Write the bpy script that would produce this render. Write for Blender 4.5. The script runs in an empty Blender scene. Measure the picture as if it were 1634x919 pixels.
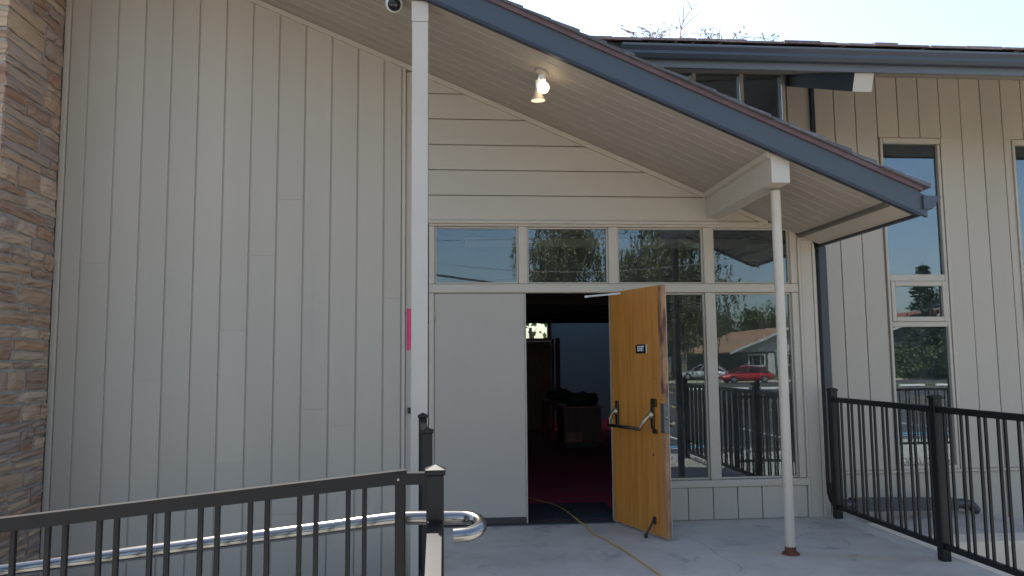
import bpy, bmesh, math, random
import numpy as np
from mathutils import Vector, Matrix, noise
random.seed(7); rng = np.random.default_rng(7)
scene = bpy.context.scene
col = scene.collection

# ---------------------------------------------------------------- camera
F_PX, W_PX = 1228.36, 1634.0
YAW, PITCH, ROLL = math.radians(4.966), math.radians(5.4455), math.radians(-0.5434)
cam_d = bpy.data.cameras.new('camera'); cam = bpy.data.objects.new('camera', cam_d); col.objects.link(cam)
fw = Vector((math.sin(YAW)*math.cos(PITCH), math.cos(YAW)*math.cos(PITCH), math.sin(PITCH)))
rt = Vector((math.cos(YAW), -math.sin(YAW), 0)); up = rt.cross(fw)
r2 = math.cos(ROLL)*rt + math.sin(ROLL)*up; u2 = -math.sin(ROLL)*rt + math.cos(ROLL)*up
M = Matrix((r2, u2, -fw)).transposed().to_4x4(); M.translation = (0, -7.01, 1.456)
cam.matrix_world = M
cam_d.sensor_width = 36; cam_d.lens = F_PX/W_PX*36; cam_d.clip_end = 3000; cam_d.clip_start = 0.05
scene.camera = cam

# ---------------------------------------------------------------- sky, sun, exposure
SUN = Vector((-0.27, 0.53, 1.0)).normalized()
SUN_EL = math.asin(SUN.z); SUN_AZ = math.atan2(SUN.x, SUN.y)
world = bpy.data.worlds.new('World'); scene.world = world; world.use_nodes = True
wn = world.node_tree.nodes; wl = world.node_tree.links
sky = wn.new('ShaderNodeTexSky'); sky.sky_type = 'NISHITA'; sky.sun_disc = False
sky.sun_elevation = SUN_EL; sky.sun_rotation = SUN_AZ
sky.air_density = 1.0; sky.dust_density = 2.0; sky.ozone_density = 1.0
wl.new(sky.outputs['Color'], wn['Background'].inputs['Color'])
wn['Background'].inputs['Strength'].default_value = 0.13
sun_d = bpy.data.lights.new('sun', 'SUN'); sun_d.energy = 4.8; sun_d.angle = math.radians(0.53); sun_d.color = (1, 0.95, 0.87)
sun_o = bpy.data.objects.new('sun', sun_d); col.objects.link(sun_o)
sun_o.rotation_euler = (-SUN).to_track_quat('-Z', 'Y').to_euler(); sun_o.location = (-8, 16, 30)
scene.view_settings.view_transform = 'Standard'; scene.view_settings.look = 'None'
scene.view_settings.gamma = 1; scene.view_settings.use_curve_mapping = False
scene.view_settings.exposure = 1.5
scene.render.engine = 'CYCLES'
scene.cycles.max_bounces = 8; scene.cycles.diffuse_bounces = 5; scene.cycles.glossy_bounces = 5
scene.cycles.transparent_max_bounces = 16
scene.cycles.sample_clamp_indirect = 6

# ---------------------------------------------------------------- materials
MATS = {}
def nt(name):
    m = bpy.data.materials.new(name); m.use_nodes = True
    t = m.node_tree; b = t.nodes['Principled BSDF']; MATS[name] = m
    return m, t.nodes, t.links, b
def ramp(N, stops):
    r = N.new('ShaderNodeValToRGB'); e = r.color_ramp.elements
    e[0].position, e[0].color = stops[0][0], (*stops[0][1], 1)
    e[1].position, e[1].color = stops[-1][0], (*stops[-1][1], 1)
    for p, c in stops[1:-1]:
        k = e.new(p); k.color = (*c, 1)
    return r
def mul(c, k): return tuple(min(1, x*k) for x in c)
def surf(name, c, rough=0.6, var=0.12, scale=3.0, bump=0.0, bscale=60, stretch=(1, 1, 1), rnd=0.0, metal=0.0, spec=0.5, rvar=0.0, c2=None, dirt=None):
    """general painted / stained surface: two scales of noise on the colour, fine relief, per-object shift"""
    m, N, L, b = nt(name)
    g = N.new('ShaderNodeNewGeometry'); mp = N.new('ShaderNodeMapping'); mp.inputs['Scale'].default_value = stretch
    L.new(g.outputs['Position'], mp.inputs['Vector'])
    n = N.new('ShaderNodeTexNoise'); n.inputs['Scale'].default_value = scale; n.inputs['Detail'].default_value = 7; n.inputs['Roughness'].default_value = 0.62
    L.new(mp.outputs['Vector'], n.inputs['Vector'])
    lo = c2 if c2 else mul(c, 1-var)
    r = ramp(N, [(0.3, lo), (0.7, mul(c, 1+var) if not c2 else c)])
    L.new(n.outputs['Fac'], r.inputs['Fac']); out = r.outputs['Color']
    if rnd:
        oi = N.new('ShaderNodeObjectInfo'); mr = N.new('ShaderNodeMapRange')
        mr.inputs['To Min'].default_value = 1-rnd; mr.inputs['To Max'].default_value = 1+rnd
        L.new(oi.outputs['Random'], mr.inputs['Value'])
        hs = N.new('ShaderNodeHueSaturation'); L.new(mr.outputs['Result'], hs.inputs['Value']); L.new(out, hs.inputs['Color']); out = hs.outputs['Color']
    if dirt:
        dc, ds, lo_, hi_ = dirt
        n2 = N.new('ShaderNodeTexNoise'); n2.inputs['Scale'].default_value = ds; n2.inputs['Detail'].default_value = 8; n2.inputs['Roughness'].default_value = 0.7
        L.new(mp.outputs['Vector'], n2.inputs['Vector'])
        mr2 = N.new('ShaderNodeMapRange'); mr2.inputs['From Min'].default_value = lo_; mr2.inputs['From Max'].default_value = hi_
        L.new(n2.outputs['Fac'], mr2.inputs['Value'])
        mx = N.new('ShaderNodeMix'); mx.data_type = 'RGBA'; L.new(mr2.outputs['Result'], mx.inputs['Factor'])
        L.new(out, mx.inputs['A']); mx.inputs['B'].default_value = (*dc, 1); out = mx.outputs['Result']
    L.new(out, b.inputs['Base Color'])
    b.inputs['Roughness'].default_value = rough; b.inputs['Metallic'].default_value = metal; b.inputs['Specular IOR Level'].default_value = spec
    if rvar:
        m3 = N.new('ShaderNodeMapRange'); m3.inputs['To Min'].default_value = rough-rvar; m3.inputs['To Max'].default_value = rough+rvar
        L.new(n.outputs['Fac'], m3.inputs['Value']); L.new(m3.outputs['Result'], b.inputs['Roughness'])
    if bump:
        n3 = N.new('ShaderNodeTexNoise'); n3.inputs['Scale'].default_value = bscale; n3.inputs['Detail'].default_value = 5
        L.new(mp.outputs['Vector'], n3.inputs['Vector'])
        bp = N.new('ShaderNodeBump'); bp.inputs['Strength'].default_value = bump; bp.inputs['Distance'].default_value = 0.004
        L.new(n3.outputs['Fac'], bp.inputs['Height']); L.new(bp.outputs['Normal'], b.inputs['Normal'])
    return m
BEIGE = (0.435, 0.367, 0.283)
surf('paint_v', BEIGE, 0.55, 0.05, 1.3, 0.12, 90, (1, 1, 0.12), rnd=0.035, dirt=((0.32, 0.285, 0.24), 2.2, 0.62, 0.85))
surf('paint_h', BEIGE, 0.55, 0.05, 1.3, 0.12, 90, (0.12, 1, 1), rnd=0.03)
surf('paint_trim', mul(BEIGE, 1.06), 0.5, 0.04, 4, 0.08, 60)
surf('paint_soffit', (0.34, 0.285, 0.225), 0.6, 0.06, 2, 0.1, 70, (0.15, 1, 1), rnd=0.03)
surf('paint_post', (0.48, 0.42, 0.345), 0.45, 0.04, 3, 0.06, 50, dirt=((0.35, 0.32, 0.28), 6, 0.62, 0.8))
surf('paint_pole', (0.50, 0.42, 0.325), 0.4, 0.04, 5, 0.05, 50)
surf('paint_door', (0.395, 0.335, 0.265), 0.5, 0.03, 2, 0.05, 40, dirt=((0.30, 0.265, 0.22), 9, 0.68, 0.85))
surf('kick', (0.035, 0.028, 0.024), 0.5, 0.1)
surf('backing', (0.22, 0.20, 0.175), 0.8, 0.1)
surf('fascia_blue', (0.050, 0.060, 0.071), 0.45, 0.06, 2.5, 0.06, 60, (0.3, 1, 1))
surf('fascia_dark', (0.022, 0.025, 0.032), 0.5, 0.1)
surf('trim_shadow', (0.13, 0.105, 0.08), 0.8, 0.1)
surf('rake_red', (0.115, 0.065, 0.066), 0.6, 0.15, 8, 0.1, 50)
surf('gutter_blue', (0.046, 0.055, 0.070), 0.35, 0.08, 3, 0.03, 40)
surf('downspout_grey', (0.036, 0.039, 0.045), 0.4, 0.1, 3, 0.03, 40)
surf('gutter_old', (0.105, 0.108, 0.112), 0.38, 0.12, 3, 0.03, 40, (0.3, 1, 1))
surf('shingle', (0.10, 0.098, 0.10), 0.9, 0.3, 30, 0.5, 220, rnd=0.25)
surf('shingle_brown', (0.19, 0.135, 0.12), 0.9, 0.3, 30, 0.5, 220, rnd=0.3, dirt=((0.10, 0.11, 0.05), 9, 0.6, 0.75))
surf('concrete', (0.40, 0.385, 0.35), 0.85, 0.12, 4, 0.25, 120, dirt=((0.25, 0.235, 0.21), 7, 0.58, 0.8))
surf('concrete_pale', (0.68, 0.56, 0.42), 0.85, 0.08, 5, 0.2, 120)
surf('soil', (0.19, 0.145, 0.105), 0.95, 0.3, 12, 0.6, 60)
surf('asphalt', (0.055, 0.055, 0.056), 0.9, 0.25, 1.5, 0.4, 90, dirt=((0.085, 0.083, 0.08), 0.35, 0.45, 0.7))
surf('grass', (0.075, 0.095, 0.028), 0.95, 0.35, 1.2, 0.6, 40, c2=(0.15, 0.13, 0.06))
surf('paint_white_line', (0.72, 0.72, 0.70), 0.7, 0.12, 8)
surf('paint_yellow_line', (0.62, 0.42, 0.10), 0.7, 0.15, 8)
surf('paint_blue_line', (0.08, 0.32, 0.56), 0.7, 0.15, 8)
surf('rail_black', (0.007, 0.007, 0.008), 0.4, 0.15, 20, 0.03, 200, spec=0.35)
surf('rail_bronze', (0.009, 0.0075, 0.007), 0.42, 0.12, 20, 0.03, 200, spec=0.3)
surf('steel', (0.23, 0.225, 0.215), 0.2, 0.05, 30, 0.0, metal=1.0)
surf('brass_old', (0.36, 0.29, 0.19), 0.33, 0.25, 25, 0.0, metal=0.9)
surf('bronze_dark', (0.055, 0.045, 0.035), 0.38, 0.2, 25, 0.0, metal=0.7)
surf('lock_grey', (0.13, 0.135, 0.135), 0.4, 0.2, 30, 0.0, metal=0.7)
surf('white_metal', (0.66, 0.65, 0.62), 0.35, 0.05, 10)
surf('black_plastic', (0.012, 0.012, 0.013), 0.35, 0.1)
surf('white_plastic', (0.75, 0.74, 0.71), 0.35, 0.03)
surf('carpet', (0.33, 0.022, 0.05), 0.95, 0.25, 40, 0.5, 300)
surf('doormat', (0.022, 0.022, 0.026), 0.95, 0.3, 60, 0.7, 250)
surf('cord', (0.52, 0.31, 0.11), 0.5, 0.08, 20)
surf('drain', (0.034, 0.035, 0.038), 0.45, 0.12, 12)
surf('wood_dark', (0.10, 0.042, 0.022), 0.5, 0.3, 3, 0.1, 60, (8, 8, 0.8))
surf('wood_red', (0.27, 0.11, 0.055), 0.5, 0.3, 3, 0.1, 60, (8, 8, 0.8))
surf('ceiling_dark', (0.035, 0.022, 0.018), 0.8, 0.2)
surf('crack', (0.06, 0.058, 0.055), 0.95, 0.2)
surf('plaster_blue', (0.34, 0.52, 0.56), 0.85, 0.05, 2, 0.05)
surf('plaster_dim', (0.34, 0.32, 0.29), 0.85, 0.1, 2)
surf('bag', (0.016, 0.017, 0.02), 0.7, 0.4, 14, 0.4, 40)
surf('lettering', (0.85, 0.85, 0.83), 0.5, 0.02)
surf('mortar', (0.36, 0.335, 0.31), 0.95, 0.2, 14, 0.6, 80)
surf('bark', (0.21, 0.19, 0.165), 0.95, 0.4, 6, 0.6, 40, (1, 1, 0.4))
surf('bark_dark', (0.09, 0.068, 0.05), 0.95, 0.3, 6, 0.6, 40)
surf('twig', (0.30, 0.16, 0.10), 0.8, 0.2)
surf('roof_tan', (0.27, 0.155, 0.09), 0.95, 0.2, 6, 0.4, 60, rnd=0.15)
surf('roof_red', (0.20, 0.07, 0.045), 0.95, 0.2, 6, 0.4, 60)
surf('house_white', (0.55, 0.55, 0.53), 0.7, 0.05, 2)
surf('house_green', (0.06, 0.07, 0.062), 0.7, 0.1, 2)
surf('tyre', (0.014, 0.014, 0.015), 0.8, 0.1)
surf('alloy', (0.66, 0.66, 0.67), 0.25, 0.03, metal=1.0)
surf('rubber', (0.02, 0.02, 0.02), 0.6, 0.1)
surf('cable', (0.025, 0.022, 0.022), 0.6, 0.1)
surf('cable_light', (0.30, 0.29, 0.28), 0.5, 0.1)
def car_paint(name, c):
    m = surf(name, c, 0.3, 0.02, 2); b = m.node_tree.nodes['Principled BSDF']
    b.inputs['Coat Weight'].default_value = 1; b.inputs['Coat Roughness'].default_value = 0.04
car_paint('car_red', (0.42, 0.012, 0.018)); car_paint('car_silver', (0.52, 0.54, 0.55))
def leafmat(name, c1, c2):
    m, N, L, b = nt(name)
    g = N.new('ShaderNodeNewGeometry'); n = N.new('ShaderNodeTexNoise'); n.inputs['Scale'].default_value = 0.9; n.inputs['Detail'].default_value = 4
    L.new(g.outputs['Position'], n.inputs['Vector'])
    ad = N.new('ShaderNodeMath'); ad.operation = 'ADD'; ml = N.new('ShaderNodeMath'); ml.operation = 'MULTIPLY_ADD'; ml.inputs[1].default_value = 0.5; ml.inputs[2].default_value = -0.25
    L.new(g.outputs['Random Per Island'], ml.inputs[0]); L.new(n.outputs['Fac'], ad.inputs[0]); L.new(ml.outputs[0], ad.inputs[1])
    r = ramp(N, [(0.25, c1), (0.75, c2)]); L.new(ad.outputs[0], r.inputs['Fac']); L.new(r.outputs['Color'], b.inputs['Base Color'])
    b.inputs['Roughness'].default_value = 0.6
    tr = N.new('ShaderNodeBsdfTranslucent'); L.new(r.outputs['Color'], tr.inputs['Color'])
    mx = N.new('ShaderNodeMixShader'); mx.inputs[0].default_value = 0.3
    L.new(b.outputs[0], mx.inputs[1]); L.new(tr.outputs[0], mx.inputs[2]); L.new(mx.outputs[0], N['Material Output'].inputs['Surface'])
leafmat('leaf_birch', (0.085, 0.10, 0.035), (0.24, 0.23, 0.10))
leafmat('leaf_green', (0.045, 0.07, 0.02), (0.11, 0.14, 0.04))
leafmat('leaf_conifer', (0.018, 0.035, 0.017), (0.045, 0.07, 0.03))
leafmat('leaf_yellow', (0.10, 0.12, 0.03), (0.28, 0.25, 0.07))
def glassmat(name, ior, tint):
    m, N, L, b = nt(name); N.remove(b)
    f = N.new('ShaderNodeFresnel'); f.inputs['IOR'].default_value = ior
    t = N.new('ShaderNodeBsdfTransparent'); t.inputs['Color'].default_value = (*tint, 1)
    g = N.new('ShaderNodeBsdfGlossy'); g.inputs['Roughness'].default_value = 0.0; g.inputs['Color'].default_value = (0.80, 0.92, 1, 1)
    tc = N.new('ShaderNodeNewGeometry'); n = N.new('ShaderNodeTexNoise'); n.inputs['Scale'].default_value = 2.6; n.inputs['Detail'].default_value = 1
    L.new(tc.outputs['Position'], n.inputs['Vector']); bp = N.new('ShaderNodeBump'); bp.inputs['Strength'].default_value = 0.02; bp.inputs['Distance'].default_value = 0.006
    L.new(n.outputs['Fac'], bp.inputs['Height']); L.new(bp.outputs['Normal'], g.inputs['Normal'])
    mx = N.new('ShaderNodeMixShader'); L.new(f.outputs[0], mx.inputs[0]); L.new(t.outputs[0], mx.inputs[1]); L.new(g.outputs[0], mx.inputs[2])
    df = N.new('ShaderNodeBsdfDiffuse'); df.inputs['Color'].default_value = (0.75, 0.74, 0.70, 1)
    n2 = N.new('ShaderNodeTexNoise'); n2.inputs['Scale'].default_value = 3.5; n2.inputs['Detail'].default_value = 6; L.new(tc.outputs['Position'], n2.inputs['Vector'])
    dm_ = N.new('ShaderNodeMapRange'); dm_.inputs['From Min'].default_value = 0.3; dm_.inputs['From Max'].default_value = 0.75; dm_.inputs['To Min'].default_value = 0.008; dm_.inputs['To Max'].default_value = 0.036; L.new(n2.outputs['Fac'], dm_.inputs['Value'])
    m2 = N.new('ShaderNodeMixShader'); L.new(dm_.outputs['Result'], m2.inputs[0]); L.new(mx.outputs[0], m2.inputs[1]); L.new(df.outputs[0], m2.inputs[2])
    L.new(m2.outputs[0], N['Material Output'].inputs['Surface'])
glassmat('glass', 1.72, (0.80, 0.83, 0.82)); glassmat('glass_hall', 2.3, (0.80, 0.83, 0.82)); glassmat('car_glass', 1.5, (0.25, 0.27, 0.27))
def emit(name, c, s):
    m, N, L, b = nt(name); b.inputs['Base Color'].default_value = (*c, 1); b.inputs['Emission Color'].default_value = (*c, 1); b.inputs['Emission Strength'].default_value = s
emit('lamp_glow', (1.0, 0.84, 0.60), 2.2); emit('lamp_face', (1.0, 0.74, 0.46), 0.42)
def special_mats():
    # oiled oak veneer of the open door: long vertical grain
    m, N, L, b = nt('door_wood')
    g = N.new('ShaderNodeTexCoord'); mp = N.new('ShaderNodeMapping'); mp.inputs['Scale'].default_value = (9, 9, 0.55); L.new(g.outputs['Object'], mp.inputs['Vector'])
    n = N.new('ShaderNodeTexNoise'); n.inputs['Scale'].default_value = 2.2; n.inputs['Detail'].default_value = 9; n.inputs['Roughness'].default_value = 0.65; n.inputs['Distortion'].default_value = 0.5
    L.new(mp.outputs[0], n.inputs['Vector'])
    r = ramp(N, [(0.25, (0.34, 0.118, 0.02)), (0.5, (0.46, 0.185, 0.032)), (0.75, (0.55, 0.245, 0.052))]); L.new(n.outputs['Fac'], r.inputs['Fac'])
    L.new(r.outputs['Color'], b.inputs['Base Color']); b.inputs['Roughness'].default_value = 0.42
    # worn splintered stile
    surf('door_edge', (0.33, 0.17, 0.075), 0.8, 0.4, 5, 0.4, 60, (3, 3, 0.8), dirt=((0.12, 0.045, 0.03), 3.5, 0.5, 0.6))
    # stone: colour by stone, streaks along the bedding
    m, N, L, b = nt('stone')
    oi = N.new('ShaderNodeObjectInfo'); g = N.new('ShaderNodeNewGeometry')
    r = ramp(N, [(0.0, (0.336, 0.23, 0.164)), (0.16, (0.455, 0.307, 0.196)), (0.32, (0.378, 0.279, 0.221)), (0.46, (0.504, 0.363, 0.238)), (0.6, (0.364, 0.212, 0.133)), (0.75, (0.357, 0.272, 0.231)), (0.9, (0.532, 0.405, 0.287)), (1.0, (0.434, 0.258, 0.147))])
    L.new(oi.outputs['Random'], r.inputs['Fac'])
    mp = N.new('ShaderNodeMapping'); mp.inputs['Scale'].default_value = (2.2, 2.2, 26); L.new(g.outputs['Position'], mp.inputs['Vector'])
    n = N.new('ShaderNodeTexNoise'); n.inputs['Scale'].default_value = 1.7; n.inputs['Detail'].default_value = 7; n.inputs['Distortion'].default_value = 0.6; L.new(mp.outputs[0], n.inputs['Vector'])
    r2_ = ramp(N, [(0.3, (0.52, 0.42, 0.40)), (0.5, (1, 1, 1)), (0.72, (1.0, 0.92, 0.82))]); L.new(n.outputs['Fac'], r2_.inputs['Fac'])
    mx = N.new('ShaderNodeMix'); mx.data_type = 'RGBA'; mx.blend_type = 'MULTIPLY'; mx.inputs['Factor'].default_value = 0.85
    L.new(r.outputs['Color'], mx.inputs['A']); L.new(r2_.outputs['Color'], mx.inputs['B'])
    L.new(mx.outputs['Result'], b.inputs['Base Color']); b.inputs['Roughness'].default_value = 0.9
    bp = N.new('ShaderNodeBump'); bp.inputs['Strength'].default_value = 0.7; bp.inputs['Distance'].default_value = 0.012
    L.new(n.outputs['Fac'], bp.inputs['Height']); L.new(bp.outputs['Normal'], b.inputs['Normal'])
    # worn blue-grey floor paint with scuffs, cracks and a rust run from the pole foot
    m, N, L, b = nt('porch_paint')
    g = N.new('ShaderNodeNewGeometry')
    n = N.new('ShaderNodeTexNoise'); n.inputs['Scale'].default_value = 1.4; n.inputs['Detail'].default_value = 9; n.inputs['Roughness'].default_value = 0.62; n.inputs['Distortion'].default_value = 0.15; L.new(g.outputs['Position'], n.inputs['Vector'])
    r = ramp(N, [(0.28, (0.31, 0.275, 0.235)), (0.48, (0.42, 0.375, 0.315)), (0.72, (0.51, 0.455, 0.385))]); L.new(n.outputs['Fac'], r.inputs['Fac'])
    n2 = N.new('ShaderNodeTexNoise'); n2.inputs['Scale'].default_value = 3.2; n2.inputs['Detail'].default_value = 6; n2.inputs['Roughness'].default_value = 0.75; n2.inputs['Distortion'].default_value = 0.5; L.new(g.outputs['Position'], n2.inputs['Vector'])
    mr = N.new('ShaderNodeMapRange'); mr.inputs['From Min'].default_value = 0.56; mr.inputs['From Max'].default_value = 0.68; mr.inputs['To Max'].default_value = 0.6; L.new(n2.outputs['Fac'], mr.inputs['Value'])
    mx = N.new('ShaderNodeMix'); mx.data_type = 'RGBA'; L.new(mr.outputs['Result'], mx.inputs['Factor']); L.new(r.outputs['Color'], mx.inputs['A']); mx.inputs['B'].default_value = (0.15, 0.16, 0.17, 1)
    v = N.new('ShaderNodeTexVoronoi'); v.feature = 'DISTANCE_TO_EDGE'; v.inputs['Scale'].default_value = 0.75
    ds = N.new('ShaderNodeMix'); ds.data_type = 'VECTOR'; ds.inputs['Factor'].default_value = 0.12; L.new(g.outputs['Position'], ds.inputs['A']); L.new(n2.outputs['Color'], ds.inputs['B']); L.new(ds.outputs['Result'], v.inputs['Vector'])
    mr3 = N.new('ShaderNodeMapRange'); mr3.inputs['From Min'].default_value = 0.004; mr3.inputs['From Max'].default_value = 0.012; mr3.inputs['To Min'].default_value = 0.06; mr3.inputs['To Max'].default_value = 0.0; L.new(v.outputs['Distance'], mr3.inputs['Value'])
    mx3 = N.new('ShaderNodeMix'); mx3.data_type = 'RGBA'; L.new(mr3.outputs['Result'], mx3.inputs['Factor']); L.new(mx.outputs['Result'], mx3.inputs['A']); mx3.inputs['B'].default_value = (0.08, 0.08, 0.08, 1)
    # rust run
    mp = N.new('ShaderNodeMapping'); mp.vector_type = 'POINT'; mp.inputs['Location'].default_value = (-2.585, 1.30, 0); L.new(g.outputs['Position'], mp.inputs['Vector'])
    rot = N.new('ShaderNodeVectorRotate'); rot.rotation_type = 'Z_AXIS'; rot.inputs['Angle'].default_value = math.radians(14); L.new(mp.outputs[0], rot.inputs['Vector'])
    sc = N.new('ShaderNodeMapping'); sc.inputs['Scale'].default_value = (1.25, 6.5, 0); sc.inputs['Location'].default_value = (-0.45, 0.05, 0); L.new(rot.outputs[0], sc.inputs['Vector'])
    ln = N.new('ShaderNodeVectorMath'); ln.operation = 'LENGTH'; L.new(sc.outputs[0], ln.inputs[0])
    mr4 = N.new('ShaderNodeMapRange'); mr4.inputs['From Min'].default_value = 0.15; mr4.inputs['From Max'].default_value = 0.95; mr4.inputs['To Min'].default_value = 0.6; mr4.inputs['To Max'].default_value = 0; L.new(ln.outputs['Value'], mr4.inputs['Value'])
    mm = N.new('ShaderNodeMath'); mm.operation = 'MULTIPLY'; L.new(mr4.outputs['Result'], mm.inputs[0]); L.new(n.outputs['Fac'], mm.inputs[1])
    mx4 = N.new('ShaderNodeMix'); mx4.data_type = 'RGBA'; L.new(mm.outputs[0], mx4.inputs['Factor']); L.new(mx3.outputs['Result'], mx4.inputs['A']); mx4.inputs['B'].default_value = (0.30, 0.15, 0.06, 1)
    L.new(mx4.outputs['Result'], b.inputs['Base Color']); b.inputs['Roughness'].default_value = 0.62
    n5 = N.new('ShaderNodeTexNoise'); n5.inputs['Scale'].default_value = 140; L.new(g.outputs['Position'], n5.inputs['Vector'])
    bp = N.new('ShaderNodeBump'); bp.inputs['Strength'].default_value = 0.15; bp.inputs['Distance'].default_value = 0.003; L.new(n5.outputs['Fac'], bp.inputs['Height']); L.new(bp.outputs['Normal'], b.inputs['Normal'])
    # rust
    surf('rust', (0.16, 0.055, 0.022), 0.9, 0.4, 40, 0.5, 120, c2=(0.07, 0.025, 0.015))
    # pink printed notice: rows of small dark print
    m, N, L, b = nt('notice_paper')
    g = N.new('ShaderNodeNewGeometry'); sx = N.new('ShaderNodeSeparateXYZ'); L.new(g.outputs['Position'], sx.inputs[0])
    a = N.new('ShaderNodeMath'); a.operation = 'MULTIPLY'; a.inputs[1].default_value = 300; L.new(sx.outputs['Z'], a.inputs[0])
    s = N.new('ShaderNodeMath'); s.operation = 'SINE'; L.new(a.outputs[0], s.inputs[0])
    n = N.new('ShaderNodeTexNoise'); n.inputs['Scale'].default_value = 120; L.new(g.outputs['Position'], n.inputs['Vector'])
    mm = N.new('ShaderNodeMath'); mm.operation = 'MULTIPLY'; L.new(s.outputs[0], mm.inputs[0]); L.new(n.outputs['Fac'], mm.inputs[1])
    r = ramp(N, [(0.25, (0.72, 0.06, 0.16)), (0.45, (0.38, 0.03, 0.09))]); L.new(mm.outputs[0], r.inputs['Fac']); L.new(r.outputs['Color'], b.inputs['Base Color']); b.inputs['Roughness'].default_value = 0.7
special_mats()

# ---------------------------------------------------------------- mesh helpers
class MB:
    def __init__(s): s.v = []; s.f = []
    def add(s, vs, fs):
        o = len(s.v); s.v += [tuple(p) for p in vs]; s.f += [tuple(i+o for i in f) for f in fs]; return s
    def box(s, x0, x1, y0, y1, z0, z1, c=0.0):
        x0, x1 = min(x0, x1), max(x0, x1); y0, y1 = min(y0, y1), max(y0, y1); z0, z1 = min(z0, z1), max(z0, z1)
        if c <= 0:
            vs = [(x, y, z) for x in (x0, x1) for y in (y0, y1) for z in (z0, z1)]
            return s.add(vs, [(0, 1, 3, 2), (4, 6, 7, 5), (0, 4, 5, 1), (2, 3, 7, 6), (0, 2, 6, 4), (1, 5, 7, 3)])
        c = min(c, 0.45*min(x1-x0, y1-y0, z1-z0))
        lo, hi = (x0, y0, z0), (x1, y1, z1); idx = {}; vs = []
        for sg in [(a, b, d) for a in (0, 1) for b in (0, 1) for d in (0, 1)]:
            for ax in range(3):
                p = [(hi[k] if sg[k] else lo[k]) if k == ax else (hi[k]-c if sg[k] else lo[k]+c) for k in range(3)]
                idx[(sg, ax)] = len(vs); vs.append(p)
        fs = []
        for ax in range(3):
            a, b = [k for k in range(3) if k != ax]
            for t in (0, 1):
                q = []
                for (i, j) in ((0, 0), (1, 0), (1, 1), (0, 1)):
                    sg = [0, 0, 0]; sg[ax] = t; sg[a] = i; sg[b] = j; q.append(idx[(tuple(sg), ax)])
                fs.append(q)
            for i in (0, 1):
                for j in (0, 1):
                    s0 = [0, 0, 0]; s1 = [0, 0, 0]; s1[ax] = 1
                    for q_ in (s0, s1): q_[a] = i; q_[b] = j
                    fs.append([idx[(tuple(s0), a)], idx[(tuple(s0), b)], idx[(tuple(s1), b)], idx[(tuple(s1), a)]])
        for sg in [(a, b, d) for a in (0, 1) for b in (0, 1) for d in (0, 1)]:
            fs.append([idx[(sg, 0)], idx[(sg, 1)], idx[(sg, 2)]])
        ce = Vector([(lo[k]+hi[k])/2 for k in range(3)]); out = []
        for f in fs:
            P = [Vector(vs[i]) for i in f]; n = (P[1]-P[0]).cross(P[2]-P[0]); m = sum(P, Vector())/len(P)
            out.append(f if n.dot(m-ce) > 0 else f[::-1])
        return s.add(vs, out)
    def prism(s, poly, a0, a1, axis='y'):
        """polygon in two axes extruded along the third; poly given as (x,z) for 'y', (y,z) for 'x', (x,y) for 'z'"""
        def p(u, v, w): return {'y': (u, w, v), 'x': (w, u, v), 'z': (u, v, w)}[axis]
        n = len(poly); vs = [p(u, v, a0) for u, v in poly]+[p(u, v, a1) for u, v in poly]
        fs = [tuple(range(n)), tuple(range(2*n-1, n-1, -1))]+[(i, n+i, n+(i+1) % n, (i+1) % n) for i in range(n)]
        return s.add(vs, fs)
    def obox(s, c, ax, ay, az, hx, hy, hz):
        c = Vector(c); vs = [c+ax*(hx*i)+ay*(hy*j)+az*(hz*k) for i in (-1, 1) for j in (-1, 1) for k in (-1, 1)]
        return s.add(vs, [(0, 1, 3, 2), (4, 6, 7, 5), (0, 4, 5, 1), (2, 3, 7, 6), (0, 2, 6, 4), (1, 5, 7, 3)])
    def bar(s, p, q, w, h, upv=(0, 0, 1)):
        p, q = Vector(p), Vector(q); d = q-p; L = d.length; d /= L; sd = d.cross(Vector(upv)).normalized(); u = sd.cross(d)
        return s.obox((p+q)/2, d, sd, u, L/2, w/2, h/2)
    def tube(s, pts, r, n=10, cap=True):
        pts = [Vector(p) for p in pts]; rs = r if isinstance(r, (list, tuple)) else [r]*len(pts)
        base = len(s.v); prev = None
        for i, p in enumerate(pts):
            t = (pts[min(i+1, len(pts)-1)]-pts[max(i-1, 0)]).normalized()
            if prev is None:
                a = Vector((0, 0, 1)) if abs(t.z) < 0.9 else Vector((1, 0, 0)); nrm = t.cross(a).normalized()
            else:
                nrm = (prev-t*prev.dot(t)).normalized()
            prev = nrm; bn = t.cross(nrm)
            for k in range(n):
                th = 2*math.pi*k/n; s.v.append(tuple(p+(nrm*math.cos(th)+bn*math.sin(th))*rs[i]))
        for i in range(len(pts)-1):
            for k in range(n):
                a = base+i*n+k; b = base+i*n+(k+1) % n; s.f.append((a, b, b+n, a+n))
        if cap:
            s.f.append(tuple(base+k for k in range(n-1, -1, -1))); e = base+(len(pts)-1)*n; s.f.append(tuple(e+k for k in range(n)))
        return s
    def lathe(s, prof, c=(0, 0, 0), axis=(0, 0, 1), n=20):
        ax = Vector(axis).normalized(); a = Vector((0, 0, 1)) if abs(ax.z) < 0.9 else Vector((1, 0, 0)); u = ax.cross(a).normalized(); v = ax.cross(u); c = Vector(c)
        base = len(s.v)
        for r, h in prof:
            for k in range(n):
                th = 2*math.pi*k/n; s.v.append(tuple(c+ax*h+(u*math.cos(th)+v*math.sin(th))*max(r, 1e-4)))
        for i in range(len(prof)-1):
            for k in range(n):
                p = base+i*n+k; q = base+i*n+(k+1) % n; s.f.append((p, q, q+n, p+n))
        s.f.append(tuple(base+k for k in range(n-1, -1, -1))); e = base+(len(prof)-1)*n; s.f.append(tuple(e+k for k in range(n)))
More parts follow.
